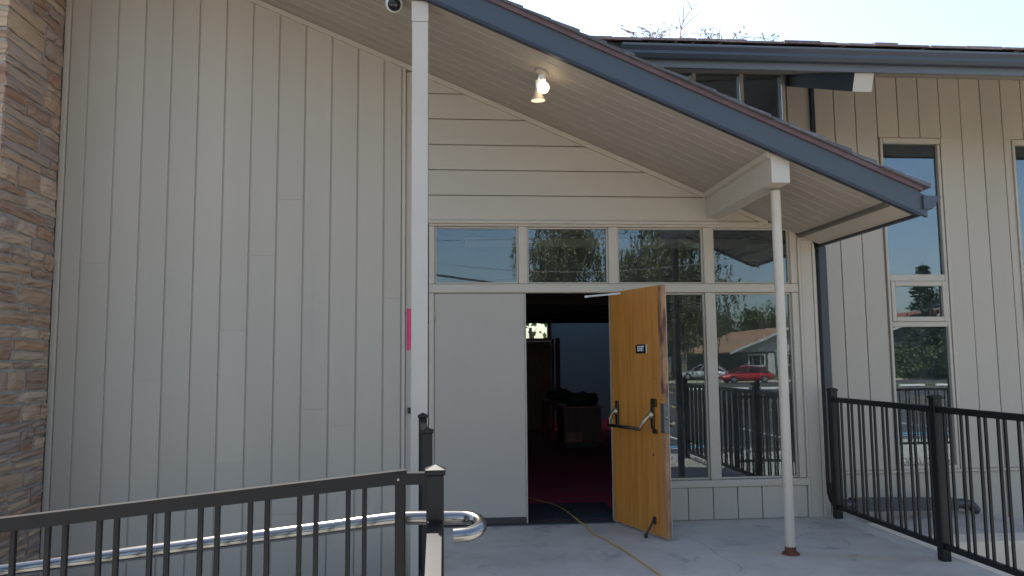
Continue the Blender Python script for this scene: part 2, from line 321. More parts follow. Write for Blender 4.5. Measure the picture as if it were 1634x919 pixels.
        return s
    def build(s, name, mat, parent=None, smooth=False, fix=True):
        me = bpy.data.meshes.new(name); me.from_pydata(s.v, [], s.f)
        if fix:
            bm = bmesh.new(); bm.from_mesh(me); bmesh.ops.recalc_face_normals(bm, faces=bm.faces); bm.to_mesh(me); bm.free()
        me.materials.append(MATS[mat])
        if smooth:
            for p in me.polygons: p.use_smooth = True
        o = bpy.data.objects.new(name, me); col.objects.link(o)
        if parent: o.parent = parent
        return o
def B(*a, **k): return MB().box(*a, **k)
def tag(o, label=None, cat=None, group=None, kind=None):
    if label: o['label'] = label
    if cat: o['category'] = cat
    if group: o['group'] = group
    if kind: o['kind'] = kind
    return o
def empty(name, loc=(0, 0, 0), label=None, cat=None, group=None, rz=0):
    o = bpy.data.objects.new(name, None); o.empty_display_size = 0.2; col.objects.link(o); o.location = loc; o.rotation_euler.z = rz
    return tag(o, label, cat, group)
def copy_tree(o, parent=None):
    c = o.copy(); col.objects.link(c); c.parent = parent
    for ch in list(o.children): copy_tree(ch, c)
    return c
def smooth_auto(o, deg=40):
    me = o.data
    for p in me.polygons: p.use_smooth = True
    bm = bmesh.new(); bm.from_mesh(me)
    for e in bm.edges:
        if len(e.link_faces) == 2 and e.calc_face_angle(0) > math.radians(deg): e.smooth = False
    bm.to_mesh(me); bm.free()
    return o
def bez(pts, n=8):
    """Catmull-Rom through points"""
    P = [Vector(p) for p in pts]; P = [P[0]*2-P[1]]+P+[P[-1]*2-P[-2]]; out = []
    for i in range(1, len(P)-2):
        for k in range(n):
            t = k/n; a, b, c, d = P[i-1:i+3]
            out.append(0.5*((2*b)+(c-a)*t+(2*a-5*b+4*c-d)*t*t+(3*b-a-3*c+d)*t**3))
    out.append(P[-2]); return out

# roof plane of the entrance gable
SL, Z0 = 0.4265, 4.068
def zs(x): return Z0-SL*x
def xs(z): return (Z0-z)/SL
GZ = -0.6            # parking lot level
RY = 1.0             # plane of the set-back wall on the right

# ---------------------------------------------------------------- ground and paving
g = MB()
g.add([(-400, -600, GZ), (400, -600, GZ), (400, 400, GZ), (-400, 400, GZ)], [(0, 1, 2, 3)])
lot = tag(g.build('parking_lot', 'asphalt'), kind='structure')
tag(MB().box(-60, 2.0e2, -400, -61.6, GZ-0.3, GZ+0.12).build('lawn', 'grass'), kind='structure')
tag(MB().box(-60, 200, -61.6, -60.0, GZ-0.3, GZ+0.128).build('pavement', 'concrete'), kind='structure')
tag(MB().box(-60, 200, -60.0, -59.8, GZ-0.3, GZ+0.14).build('kerb', 'concrete_pale'), kind='structure')
tag(MB().box(-60, 200, -47.6, -45.0, GZ-0.3, GZ+0.1).build('verge', 'grass'), kind='structure')
tag(MB().box(-40, 60, -8.6, -4.9, GZ-0.3, GZ+0.14, 0.02).build('front_path', 'concrete'), kind='structure')
tag(MB().box(4.0, 40, -4.9, -2.9, GZ-0.3, GZ+0.10, 0.02).build('side_path', 'concrete'), kind='structure')
def stripe(x0, y0, x1, y1, w, mat, k=0):
    d = Vector((x1-x0, y1-y0, 0)).normalized(); s = Vector((-d.y, d.x, 0))*w/2; z = GZ+0.004+0.004*k
    a, b = Vector((x0, y0, z)), Vector((x1, y1, z))
    MB().add([a-s, b-s, b+s, a+s], [(0, 1, 2, 3)]).build('painted_stripe', mat, lot)
for i in range(14):
    stripe(-8+2.8*i, -10.6, -8+2.8*i, -15.6, 0.1, 'paint_white_line')
    stripe(-4+2.8*i, -20.5, -3.4+2.8*i, -25.5, 0.1, 'paint_yellow_line')
    stripe(-4+2.8*i, -26.2, -3.4+2.8*i, -31, 0.1, 'paint_yellow_line')
for i in range(10):
    stripe(14+2.8*i, -39.5, 14.6+2.8*i, -44.6, 0.1, 'paint_yellow_line')
stripe(-8, -26, 36, -25.9, 0.1, 'paint_yellow_line', 1); stripe(-8, -10.6, 28, -10.6, 0.1, 'paint_white_line', 1)
for i in range(6):
    stripe(5.9+0.9*i, -8.9, 7.1+0.9*i, -10.4, 0.12, 'paint_white_line')
stripe(3.0, -10.9, 6.2, -10.9, 0.45, 'paint_blue_line', 2); stripe(9.5, -11.1, 15, -11.1, 0.45, 'paint_blue_line', 2)

# porch slab, steps and ramp
porch = tag(MB().box(-0.16, 3.70, -4.3, -0.001, GZ-0.2, 0.0, 0.006).build('porch_floor', 'porch_paint'), kind='structure')
MB().box(3.703, 3.86, -4.3, -0.3, GZ-0.2, -0.002, 0.01).build('pale_edge', 'concrete_pale', porch)  # edge strip in a paler, warmer concrete tone than the floor
def floor_crack(pts):
    pts = bez([(x, y, 0.0015) for x, y in pts], 8); m = MB(); L_, R_ = [], []
    for i, p in enumerate(pts):
        p = p+Vector((random.gauss(0, 0.008), random.gauss(0, 0.008), 0)); t = (pts[min(i+1, len(pts)-1)]-pts[max(i-1, 0)]).normalized(); n = Vector((-t.y, t.x, 0))*random.uniform(0.0005, 0.0024)
        L_.append(p-n); R_.append(p+n)
    k = len(pts); m.add(L_+R_, [(i, i+1, k+i+1, k+i) for i in range(k-1)]); m.build('floor_crack', 'crack', porch)
floor_crack([(2.763, -0.941), (2.896, -0.737), (3.05, -0.64), (3.168, -0.655), (3.2, -0.821), (3.169, -1.035), (3.059, -1.145), (2.907, -1.166), (2.827, -1.095)])
floor_crack([(1.96, -0.522), (1.992, -0.755), (2.035, -0.933), (2.033, -1.287), (2.068, -1.506), (2.034, -1.764)])
st = MB()
for i in range(3):
    st.box(0.05, 3.6, -4.3-0.3*(i+1), -4.3-0.3*i, GZ-0.1, -0.15*(i+1), 0.008)
tag(st.build('porch_steps', 'concrete'), kind='structure')
rp = MB().prism([(-0.165, 0.0), (-0.165, GZ-0.1), (-6.5, GZ-0.1), (-6.5, -0.60)], -4.3, -2.35)
tag(rp.build('ramp', 'concrete'), kind='structure')
tag(MB().box(-9, -0.17, -2.34, 0.2, GZ-0.3, GZ+0.05).build('planting_bed', 'soil'), kind='structure')
# lower slab along the right-hand wall and the bed in front of it
sl = MB().prism([(3.87, -0.17), (5.55, -0.17), (7.4, -0.52), (7.4, GZ-0.2), (3.87, GZ-0.2)], -0.10, 0.985)
sl_o = tag(sl.build('side_slab', 'porch_paint'), kind='structure')
MB().prism([(3.87, -0.172), (5.55, -0.172), (7.4, -0.522), (7.4, GZ-0.2), (3.87, GZ-0.2)], -0.40, -0.103).build('pale_edge', 'concrete_pale', sl_o)  # front strip of the slab in the same pale concrete tone
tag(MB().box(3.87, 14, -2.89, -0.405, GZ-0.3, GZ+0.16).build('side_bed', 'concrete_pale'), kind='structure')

# ---------------------------------------------------------------- the church building
church = empty('church_building', (0, 0, 0), 'low beige board-clad church with a gabled entrance porch', 'building')
# left wall of vertical boards
lw = MB().prism([(-7.5, GZ-0.1), (-0.385, GZ-0.1), (-0.385, zs(-0.385)-0.01), (-7.5, zs(-7.5)-0.01)], 0.000, 0.14)
lw = lw.build('board_wall', 'paint_v', church)
lines = [-3.385, -3.27]+[-3.193+0.2515*0+0.2385*k+(0 if k == 0 else 0.012) for k in range(0, 12)]
lines = [-3.36, -3.193]+[-2.945+0.2385*k for k in range(0, 11)]+[-0.395]
joints = {1: [2.35], 3: [1.30], 6: [1.75, 0.6], 7: [2.42], 8: [2.93, 0.15], 9: [3.60, 1.05], 12: [2.03], 10: [0.9], 4: [0.2]}
for i in range(len(lines)-1):
    a, b = lines[i]+0.007, lines[i+1]-0.007
    cuts = [GZ-0.05]+sorted(joints.get(i, []))+[None]
    for j in range(len(cuts)-1):
        z0 = cuts[j]+(0.0006 if j else 0); m = MB()
        yb = random.uniform(-0.0016, 0.0016)
        if cuts[j+1] is None:
            zl, zr = zs(a)-0.02, zs(b)-0.02
        else:
            zl = zr = cuts[j+1]-0.0006
        c = 0.004
        # chamfered front edges left and right
        pr = [(a, 0.0005), (a, yb-0.009), (a+c, yb-0.012), (b-c, yb-0.012), (b, yb-0.009), (b, 0.0005)]
        n = len(pr); vs = [(x, y, z0) for x, y in pr]+[(x, y, zl+(zr-zl)*(x-a)/(b-a)) for x, y in pr]
        m.add(vs, [tuple(range(n-1, -1, -1)), tuple(range(n, 2*n))]+[(k, (k+1) % n, n+(k+1) % n, n+k) for k in range(n)])
        m.build('board', 'paint_v', lw, fix=True)
MB().box(-3.40, -3.352, -0.045, -0.0125, GZ-0.05, zs(-3.40)-0.03, 0.006).build('corner_trim', 'paint_trim', lw)
MB().box(-0.393, -0.362, -0.03, 0.012, GZ-0.05, zs(-0.36)-0.03, 0.005).build('corner_trim', 'paint_trim', lw)
MB().box(-0.360, -0.262, -0.006, 0.012, GZ-0.05, zs(-0.262)-0.03, 0.003).build('corner_board', 'paint_v', lw)
MB().box(-0.260, -0.160, -0.002, 0.012, GZ-0.05, zs(-0.16)-0.03, 0.003).build('corner_board', 'paint_v', lw)

# gable wall of horizontal boards above the windows
gw = MB().prism([(-0.38, 2.755), (2.98, 2.755), (2.98, zs(2.98)-0.01), (-0.38, zs(-0.38)-0.01)], 0.0187, 0.14).build('gable_wall', 'paint_h', church)
zl = [2.752, 2.988, 3.226, 3.464, 3.708, 3.949, 4.19]
for i in range(len(zl)-1):
    a, b = zl[i]+0.002, zl[i+1]-0.014
    xa, xb = min(xs(a)-0.06, 3.02), xs(b)-0.06
    if b > zs(-0.155)-0.03: b = min(b, zs(-0.155)-0.03); xb = xs(b)-0.06
    m = MB().prism([(-0.155, a), (xa, a), (xb, b), (-0.155, b)], -0.010, 0.018)
    m.build('board', 'paint_h', gw)
    # lighter rebated lip on top of each board
    if i < len(zl)-2: MB().box(-0.155, xs(b)-0.05, -0.004, 0.0185, b+0.0005, b+0.0085).build('board_lip', 'paint_trim', gw)
# moulding under the soffit
def slope_strip(name, x0, x1, y0, y1, o0, o1, mat, par, c=0):
    return MB().prism([(x0, zs(x0)+o0), (x1, zs(x1)+o0), (x1, zs(x1)+o1), (x0, zs(x0)+o1)], y0, y1).build(name, mat, par)
slope_strip('soffit_moulding', -7.2, 2.445, -0.036, -0.013, -0.052, -0.004, 'paint_trim', gw)
slope_strip('soffit_moulding', 2.615, 3.05, -0.034, -0.011, -0.05, -0.004, 'paint_trim', gw)

# storefront: frame bars, glass, knee wall
fr = MB().box(-0.150, 3.335, -0.005, 0.10, 2.70, 2.748, 0.004).build('storefront_frame', 'paint_trim', church)
MB().box(-0.156, 3.02, -0.030, 0.0, 2.722, 2.7505, 0.004).build('head_moulding', 'paint_trim', fr)
TX = [(-0.095, 0.670), (0.755, 1.515), (1.605, 2.425), (2.521, 3.268)]
vb = [(-0.150, -0.097), (0.672, 0.753), (1.517, 1.603), (2.427, 2.519), (3.270, 3.335)]
for k, (a, b) in enumerate(vb):
    lowz = 2.165
    MB().box(a, b, 0.0, 0.098, lowz, 2.699, 0.004).build('mullion', 'paint_trim', fr)
MB().box(-0.150, 3.335, -0.008, 0.10, 2.083, 2.1635, 0.005).build('transom_bar', 'paint_trim', fr)
for a, b, z0 in [(-0.150, -0.104, 0.0), (1.525, 1.615, 0.0), (2.427, 2.519, 0.357), (3.270, 3.335, 0.357)]:
    MB().box(a, b, 0.0, 0.098, z0, 2.0815, 0.004).build('mullion', 'paint_trim', fr)
MB().box(1.617, 3.36, -0.022, 0.098, 0.292, 0.3555, 0.006).build('sill', 'paint_trim', fr)
def pane(x0, x1, z0, z1, y, par):
    # stop bead round the glass and the glass sheet
    m = MB(); w = 0.014
    m.box(x0, x0+w, y-0.018, y+0.02, z0, z1); m.box(x1-w, x1, y-0.018, y+0.02, z0, z1); m.box(x0+w, x1-w, y-0.018, y+0.02, z0, z0+w); m.box(x0+w, x1-w, y-0.018, y+0.02, z1-w, z1)
    b = m.build('glazing_bead', 'paint_trim', par)
    return MB().box(x0+w*0.6, x1-w*0.6, y, y+0.006, z0+w*0.6, z1-w*0.6).build('glass_pane', 'glass', par)
for a, b in TX:
    w = tag(MB().box(a-0.002, b+0.002, 0.066, 0.098, 2.1645, 2.168).build('transom_window', 'paint_trim', church))
    pane(a, b, 2.168, 2.697, 0.045, w)
for a, b in [(1.617, 2.425), (2.521, 3.268)]:
    w = MB().box(a-0.002, b+0.002, 0.066, 0.098, 0.3565, 0.360).build('side_window', 'paint_trim', church)
    pane(a, b, 0.360, 2.080, 0.045, w)
kw = MB().box(1.53, 3.42, 0.012, 0.13, -0.05, 0.291).build('knee_wall', 'paint_v', church)
kl = [1.617, 1.735, 1.968, 2.202, 2.437, 2.667, 2.898, 3.13, 3.33]
for a, b in zip(kl[:-1], kl[1:]):
    MB().box(a+0.004, b-0.004, -0.010, 0.012, 0.004, 0.2905, 0.003).build('board', 'paint_v', kw)
# corner boards at the right end of the entrance wall, return wall
cw = MB().box(3.335, 3.50, 0.0, 0.13, -0.05, 2.63).build('corner_pier', 'paint_trim', church)
MB().box(3.338, 3.362, -0.014, 0.0, 0.0, 2.61, 0.003).build('corner_trim', 'paint_trim', cw)
MB().box(3.364, 3.478, -0.008, 0.0, 0.0, 2.58, 0.003).build('corner_board', 'paint_v', cw)
MB().box(3.480, 3.503, -0.016, 0.03, 0.0, 2.55, 0.003).build('corner_trim', 'paint_trim', cw)
MB().box(3.40, 3.497, 0.131, 0.99, -0.6, 2.60).build('return_wall', 'paint_v', church)
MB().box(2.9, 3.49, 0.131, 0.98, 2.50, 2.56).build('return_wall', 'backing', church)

# closed left door leaf
dl = MB().box(-0.102, 0.722, 0.012, 0.057, 0.012, 2.0800, 0.004).build('closed_door', 'paint_door', church)
MB().box(-0.100, 0.723, 0.004, 0.012, 0.010, 0.070, 0.002).build('kick_strip', 'kick', dl)
for z in (0.25, 1.83):
    MB().tube([(-0.104, 0.004, z), (-0.104, 0.004, z+0.1)], 0.008, 8).build('hinge', 'paint_door', dl, smooth=True)
MB().box(0.722, 0.736, 0.006, 0.050, 0.012, 2.079, 0.002).build('astragal', 'paint_door', dl)
MB().box(-0.15, 1.53, -0.03, 0.10, 0.0005, 0.0085, 0.003).build('threshold', 'lock_grey', church)
# open right door leaf, hinged at (1.523, 0.02) and swung out past ninety degrees
DH = Vector((1.518, -0.012, 0)); DA = math.atan2(-0.775, 0.262)
dd = Vector((math.cos(DA), math.sin(DA), 0)); dn = Vector((dd.y, -dd.x, 0))     # dn points to the room-side face (to the left / viewer)
DW = 0.818
dro = bpy.data.objects.new
od = MB().box(0.0, DW-0.001, -0.004, 0.038, 0.022, 2.078, 0.002).build('open_door', 'door_wood', church)
od.location = DH; od.rotation_euler.z = DA
# local frame: +X along the leaf to its free edge, -Y is the room-side (visible) face
def dpart(m, name, mat, smooth=False): return m.build(name, mat, od, smooth)
m = MB(); m.box(DW, DW+0.004, -0.0035, 0.0375, 0.024, 2.076)
dpart(m, 'worn_edge', 'door_edge')
m = MB().box(DW-0.045, DW-0.0005, -0.0062, -0.0042, 1.18, 2.07); m.box(DW-0.030, DW-0.0005, -0.0062, -0.0042, 0.03, 0.85)
dpart(m, 'worn_stile', 'door_edge')
dpart(MB().box(0.0, DW+0.0045, 0.0385, 0.044, 0.022, 2.078), 'outer_face', 'paint_door')
dpart(MB().box(DW-0.046, DW+0.006, -0.0075, 0.0365, 0.86, 1.10, 0.002), 'lock_plate', 'lock_grey')
dpart(MB().lathe([(0.0, 0), (0.013, 0), (0.013, 0.012), (0.0, 0.013)], (DW+0.0055, 0.014, 0.985), (1, 0, 0), 12), 'lock_cylinder', 'brass_old', True)
dpart(MB().lathe([(0.022, 0), (0.022, 0.02), (0.012, 0.025), (0.012, 0.05), (0.03, 0.055), (0.033, 0.075), (0.02, 0.092), (0, 0.094)], (DW-0.06, 0.044, 0.93), (0, 1, 0), 14), 'door_knob', 'brass_old', True)
# crossbar panic device
m = MB()
dpart(MB().box(0.078, 0.122, -0.022, -0.0045, 0.885, 1.095, 0.006), 'panic_bracket', 'bronze_dark')
m.box(0.643, 0.687, -0.022, -0.0045, 0.885, 1.07, 0.006)
m.box(0.665-0.02, 0.665+0.055, -0.020, -0.0045, 1.07, 1.135, 0.004); m.box(0.665-0.005, 0.665+0.06, -0.020, -0.0045, 0.85, 0.885, 0.004)
pb = dpart(m, 'panic_bracket', 'bronze_dark')
for x, sg in ((0.10, -1), (0.665, 1)):
    m = MB(); m.tube(bez([(x, -0.022, 1.00), (x-0.0*sg, -0.06, 0.985), (x-0.02*sg, -0.10, 0.93), (x-0.05*sg, -0.115, 0.885)], 5), [0.021]*5+[0.017]*5+[0.013]*6, 10)
    m.lathe([(0.0, 0), (0.034, 0), (0.034, 0.01), (0.022, 0.03), (0.0, 0.032)], (x, -0.0215, 1.0), (0, -1, 0), 14)
    dpart(m, 'panic_arm', 'brass_old', True)
dpart(MB().tube([(0.115, -0.115, 0.885), (0.62, -0.115, 0.885)], 0.0145, 10), 'panic_crossbar', 'bronze_dark', True)
# kick-down stop, closer shoe
m = MB().box(0.63, 0.67, -0.016, -0.0045, 0.11, 0.17, 0.003); m.tube([(0.65, -0.02, 0.15), (0.645, -0.05, 0.09), (0.635, -0.085, 0.03)], 0.009, 8); m.lathe([(0.012, 0), (0.017, 0.01), (0.017, 0.03)], (0.634, -0.088, 0.004), (0, 0, 1), 10)
dpart(m, 'door_stop', 'rubber')
m = MB().box(0.645, 0.662, -0.0055, -0.0043, 0.66, 0.685); m.box(0.705, 0.712, -0.0055, -0.0043, 1.30, 1.31)
dpart(m, 'screw_hole', 'kick')
# closer arm from the head to the leaf
ca = MB().bar((1.36, -0.03, 2.055), tuple(DH+dd*0.16+Vector((-0.008, 0, 2.05))), 0.016, 0.012); ca.box(1.33, 1.40, -0.05, -0.008, 2.045, 2.075, 0.004)
ca = MB().tube([(1.30, 0.0, 2.047), tuple(DH+dd*0.24+dn*(-0.0)+Vector((-0.035, -0.01, 2.052)))], 0.009, 8)
ca.lathe([(0.018, 0), (0.018, 0.02)], (1.30, 0.0, 2.035), (0, 0, 1), 12)
ca.build('closer_arm', 'white_metal', church)

# soffit of long tongue-and-groove boards
YF = -1.515
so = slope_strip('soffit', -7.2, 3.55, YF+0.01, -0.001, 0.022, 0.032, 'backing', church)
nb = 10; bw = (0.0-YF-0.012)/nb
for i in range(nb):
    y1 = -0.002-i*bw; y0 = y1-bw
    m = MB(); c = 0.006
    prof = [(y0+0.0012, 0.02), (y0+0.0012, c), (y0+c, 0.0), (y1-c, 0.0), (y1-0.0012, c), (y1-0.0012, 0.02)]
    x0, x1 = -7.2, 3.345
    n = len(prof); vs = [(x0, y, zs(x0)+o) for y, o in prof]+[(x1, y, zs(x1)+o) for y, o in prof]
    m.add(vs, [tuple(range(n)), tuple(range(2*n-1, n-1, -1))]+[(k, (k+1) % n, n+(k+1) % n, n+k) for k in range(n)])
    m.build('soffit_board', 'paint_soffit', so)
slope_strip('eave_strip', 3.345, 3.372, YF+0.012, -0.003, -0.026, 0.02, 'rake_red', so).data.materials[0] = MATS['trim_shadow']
slope_strip('eave_board', 3.374, 3.56, YF+0.012, -0.003, -0.006, 0.02, 'paint_trim', so)
# beam on its pole
bmz = 2.785
bm_ = MB().prism([(2.462, bmz), (2.606, bmz), (2.606, zs(2.606)-0.003), (2.462, zs(2.462)-0.003)], -1.475, -0.012).build('beam', 'paint_trim', church)
slope_strip('beam_moulding', 2.432, 2.4605, -1.47, -0.04, -0.045, -0.003, 'paint_trim', bm_)
MB().prism([(2.4635, bmz+0.002), (2.6045, bmz+0.002), (2.6045, 2.948), (2.4635, 3.0)], -1.4785, -1.4755).build('beam_end', 'paint_post', bm_)
pole = MB().lathe([(0.037, 0.03), (0.037, bmz-0.02)], (2.585, -1.285, 0), (0, 0, 1), 20).build('pole', 'paint_pole', church); smooth_auto(pole)
pole.location = (-0.012, 0, 0)
smooth_auto(MB().lathe([(0.0, 0.002), (0.066, 0.002), (0.062, 0.012), (0.043, 0.02), (0.040, 0.055), (0.034, 0.06)], (2.585, -1.285, 0), (0, 0, 1), 18).build('pole_foot', 'rust', pole)).location = (0, 0, 0)
# square post on the left
px0, px1 = -0.243, -0.126
sp = MB().box(px0, px1, -1.50, -1.385, GZ, 3.962, 0.004).build('square_post', 'paint_post', church)
MB().box(px0-0.003, px1+0.003, -1.503, -1.382, 3.9635, zs(px1)-0.004, 0.003).build('post_sleeve', 'paint_post', sp)
# rake: dark drip, blue board, red trim
X0R, X1R = -7.2, 3.60
rk = slope_strip('rake_board', X0R, 3.585, YF-0.035, YF, 0.010, 0.175, 'fascia_blue', church)
slope_strip('rake_drip', X0R, 3.585, YF-0.038, YF+0.008, -0.018, 0.0085, 'fascia_dark', rk)
slope_strip('rake_trim', X0R, 3.60, YF-0.055, YF-0.01, 0.177, 0.212, 'rake_red', rk)
slope_strip('roof_deck', X0R, 3.60, YF-0.01, 9.0, 0.177, 0.212, 'backing', church)
MB().box(3.562, 3.60, YF, 0.99, zs(3.56)-0.025, zs(3.60)+0.172).build('eave_fascia', 'fascia_dark', church)
# shingles: end shingle of each course along the rake, field behind
def zr(x): return zs(x)+0.214
rf = slope_strip('shingle_bed', X0R, 3.60, YF-0.012, 9.0, 0.2125, 0.2135, 'shingle', church)
EXP = 0.205; k = 0; xk = 3.66
field = MB()
while xk > -2.2:
    x1 = xk; x0 = xk-EXP*1.9; th = random.uniform(0.024, 0.036); dx = random.uniform(-0.012, 0.012)
    def strip(m, ya, yb):
        m.prism([(x0, zr(x0)+0.001), (x1+dx, zr(x1+dx)+0.004), (x1+dx, zr(x1+dx)+0.004+th), (x0, zr(x0)+0.004)], ya, yb)
    m = MB(); ye = YF-0.075+random.uniform(-0.012, 0.010); yw = YF+random.uniform(0.15, 0.3); strip(m, ye, yw); m.build('shingle', 'shingle', rf)
    strip(field, yw+0.006, 1.2 if xk > 1.2 else 2.0)
    xk -= EXP
tag(field.build('shingle_field', 'shingle', rf), kind='stuff')
# porch gutter (K profile) along the low eave
gp = [(3.602, 0.0), (3.675, 0.0), (3.70, 0.028), (3.70, 0.045), (3.742, 0.085), (3.742, 0.10), (3.734, 0.10), (3.734, 0.088), (3.692, 0.048), (3.692, 0.032), (3.672, 0.006), (3.608, 0.006), (3.608, 0.10), (3.602, 0.10)]
gt = MB().prism([(x, 2.575+z) for x, z in gp], YF-0.05, 0.985, 'y').build('porch_gutter', 'gutter_blue', church)
MB().prism([(3.603, 2.576), (3.675, 2.576), (3.70, 2.60), (3.70, 2.62), (3.742, 2.66), (3.742, 2.676), (3.603, 2.676)], YF-0.054, YF-0.0505, 'y').build('end_cap', 'gutter_blue', gt)
slope_strip('rake_end', 3.587, 3.64, YF-0.033, YF-0.001, 0.0, 0.165, 'fascia_blue', rk)
# downspout: outlet, drop, elbow and corrugated run
ds = MB().box(3.625, 3.715, 0.16, 0.225, 0.24, 2.55, 0.010).build('downspout', 'downspout_grey', church)
MB().box(3.64, 3.70, 0.17, 0.215, 2.5505, 2.5745).build('outlet', 'gutter_blue', ds)
pts = bez([(3.67, 0.19, 0.28), (3.675, 0.19, 0.17), (3.72, 0.20, 0.085), (3.83, 0.23, 0.06), (3.95, 0.265, 0.052)], 10)
smooth_auto(MB().tube(pts, [0.046+(0.007 if i % 2 else 0) for i in range(len(pts))], 12).build('drain_elbow', 'drain', ds), 60)
dr = MB(); dr.bar((3.90, 0.25, 0.055), (5.25, 0.72, -0.055), 0.10, 0.118); dr.build('drain_run', 'drain', ds)
pts = bez([(5.24, 0.717, -0.055), (5.36, 0.75, -0.062), (5.47, 0.77, -0.09), (5.53, 0.78, -0.15)], 8)
smooth_auto(MB().tube(pts, [0.046+(0.006 if i % 2 else 0) for i in range(len(pts))], 12).build('drain_end', 'drain', ds), 60)

# right wall: boards, windows, clerestory, eave
rw = MB(); rw.box(3.40, 14, RY+0.012, RY+0.14, GZ, 0.25)
WX = [(4.815, 5.555), (6.38, 7.12), (7.95, 8.69)]
segs = [(3.77, WX[0][0]), (WX[0][1], WX[1][0]), (WX[1][1], WX[2][0]), (WX[2][1], 14)]
for a, b in segs: rw.box(a, b, RY+0.0125, RY+0.14, 0.25, 4.70)
for a, b in WX: rw.box(a, b, RY+0.0125, RY+0.14, 3.895, 4.70)
rw.box(3.40, 3.77, RY+0.012, RY+0.14, 0.25, 2.70)
rwo = rw.build('board_wall', 'paint_v', church)
bx = [3.51, 3.77]+[4.062+0.2475*k for k in range(0, 24)]
for a, b in zip(bx[:-1], bx[1:]):
    a_, b_ = a+0.004, b-0.004
    spans = [(0.262, 4.66)]
    parts_ = [(a_, b_, 0.262, 4.66 if b > 3.8 else 2.70)]
    for w0, w1 in WX:
        new = []
        for (p0, p1, q0, q1) in parts_:
            if p1 <= w0 or p0 >= w1: new.append((p0, p1, q0, q1)); continue
            if q1 > 3.90: new.append((p0, p1, 3.902, q1))
            if p0 < w0-0.02: new.append((p0, w0, q0, 3.9015))
            if p1 > w1+0.02: new.append((w1, p1, q0, 3.9015))
        parts_ = new
    for (p0, p1, q0, q1) in parts_:
        yb = random.uniform(-0.0015, 0.0015)
        MB().box(p0, p1, RY-0.010+yb, RY+0.012, q0, q1, 0.003).build('board', 'paint_v', rwo)
    if b > 3.6: MB().box(a_+0.002, b_, RY-0.010, RY+0.012, GZ+0.03, 0.228, 0.003).build('board', 'paint_v', rwo)
MB().box(3.51, 14, RY-0.034, RY+0.0, 0.232, 0.258, 0.004).build('water_table', 'paint_trim', rwo)
MB().box(4.026, 4.072, RY-0.05, RY-0.0115, 2.5, 4.62, 0.004).build('dark_strip', 'fascia_dark', rwo)
for z in (4.18, 4.46): MB().box(3.775, 3.82, RY-0.028, RY-0.0115, z, z+0.03, 0.002).build('bracket', 'paint_trim', rwo)
def tall_window(w0, w1):
    w = MB(); c = 0.004
    # casing
    w.box(w0, w0+0.03, RY-0.028, RY+0.10, 0.26, 3.897, c); w.box(w1-0.075, w1-0.042, RY-0.028, RY+0.10, 0.26, 3.83, c); w.box(w1-0.036, w1, RY-0.036, RY+0.10, 0.26, 3.897, c)
    w.box(w0+0.0305, w1-0.0365, RY-0.030, RY+0.10, 3.835, 3.895, c)
    w.box(w1-0.041, w1-0.037, RY-0.012, RY+0.10, 0.262, 3.83)
    for z0, z1 in ((2.29, 2.365), (1.79, 1.845)):
        w.box(w0+0.0305, w1-0.076, RY-0.026, RY+0.10, z0, z1, c)
    w.box(w0+0.0305, w1-0.076, RY-0.03, RY+0.10, 0.2605, 0.305, c)
    w = w.build('tall_window', 'paint_trim', church)
    # reveal in shade behind casing, awning sash
    m = MB(); a, b = w0+0.031, w1-0.0765
    m.box(a, a+0.045, RY-0.038, RY+0.05, 1.847, 2.288, c); m.box(b-0.045, b, RY-0.038, RY+0.05, 1.847, 2.288, c); m.box(a+0.0455, b-0.0455, RY-0.038, RY+0.05, 2.235, 2.288, c); m.box(a+0.0455, b-0.0455, RY-0.038, RY+0.05, 1.847, 1.90, c)
    m.build('awning_sash', 'paint_trim', w)
    for z0, z1, y in ((2.366, 3.834, 0.012), (0.306, 1.789, 0.012)):
        MB().box(a+0.001, b-0.001, RY+y, RY+y+0.006, z0+0.001, z1-0.001).build('glass_pane', 'glass_hall', w)
    MB().box(a+0.046, b-0.046, RY-0.004, RY+0.002, 1.901, 2.234).build('glass_pane', 'glass_hall', w)
    return w
for w0, w1 in WX: tall_window(w0, w1)
# clerestory strip to the left, above the porch roof
cl = MB(); cl.box(0.2, 3.765, RY+0.0, RY+0.10, 4.60, 4.68, 0.004); cl.box(0.2, 3.765, RY, RY+0.10, 2.66, 2.75, 0.004)
for x in (0.85, 1.49, 2.15, 2.705, 3.245, 3.72): cl.box(x, x+0.042, RY-0.004, RY+0.10, 2.755, 4.598, 0.004)
cl = cl.build('clerestory_frame', 'gutter_old', church); cl.data.materials[0] = MATS['paint_trim']
xb_ = [0.2, 0.85, 1.49, 2.15, 2.705, 3.245, 3.72]
for a, b in zip(xb_[:-1], xb_[1:]): MB().box(a+0.043, b-0.001, RY-0.001, RY+0.004, 2.756, 4.597).build('glass_pane', 'glass', cl)
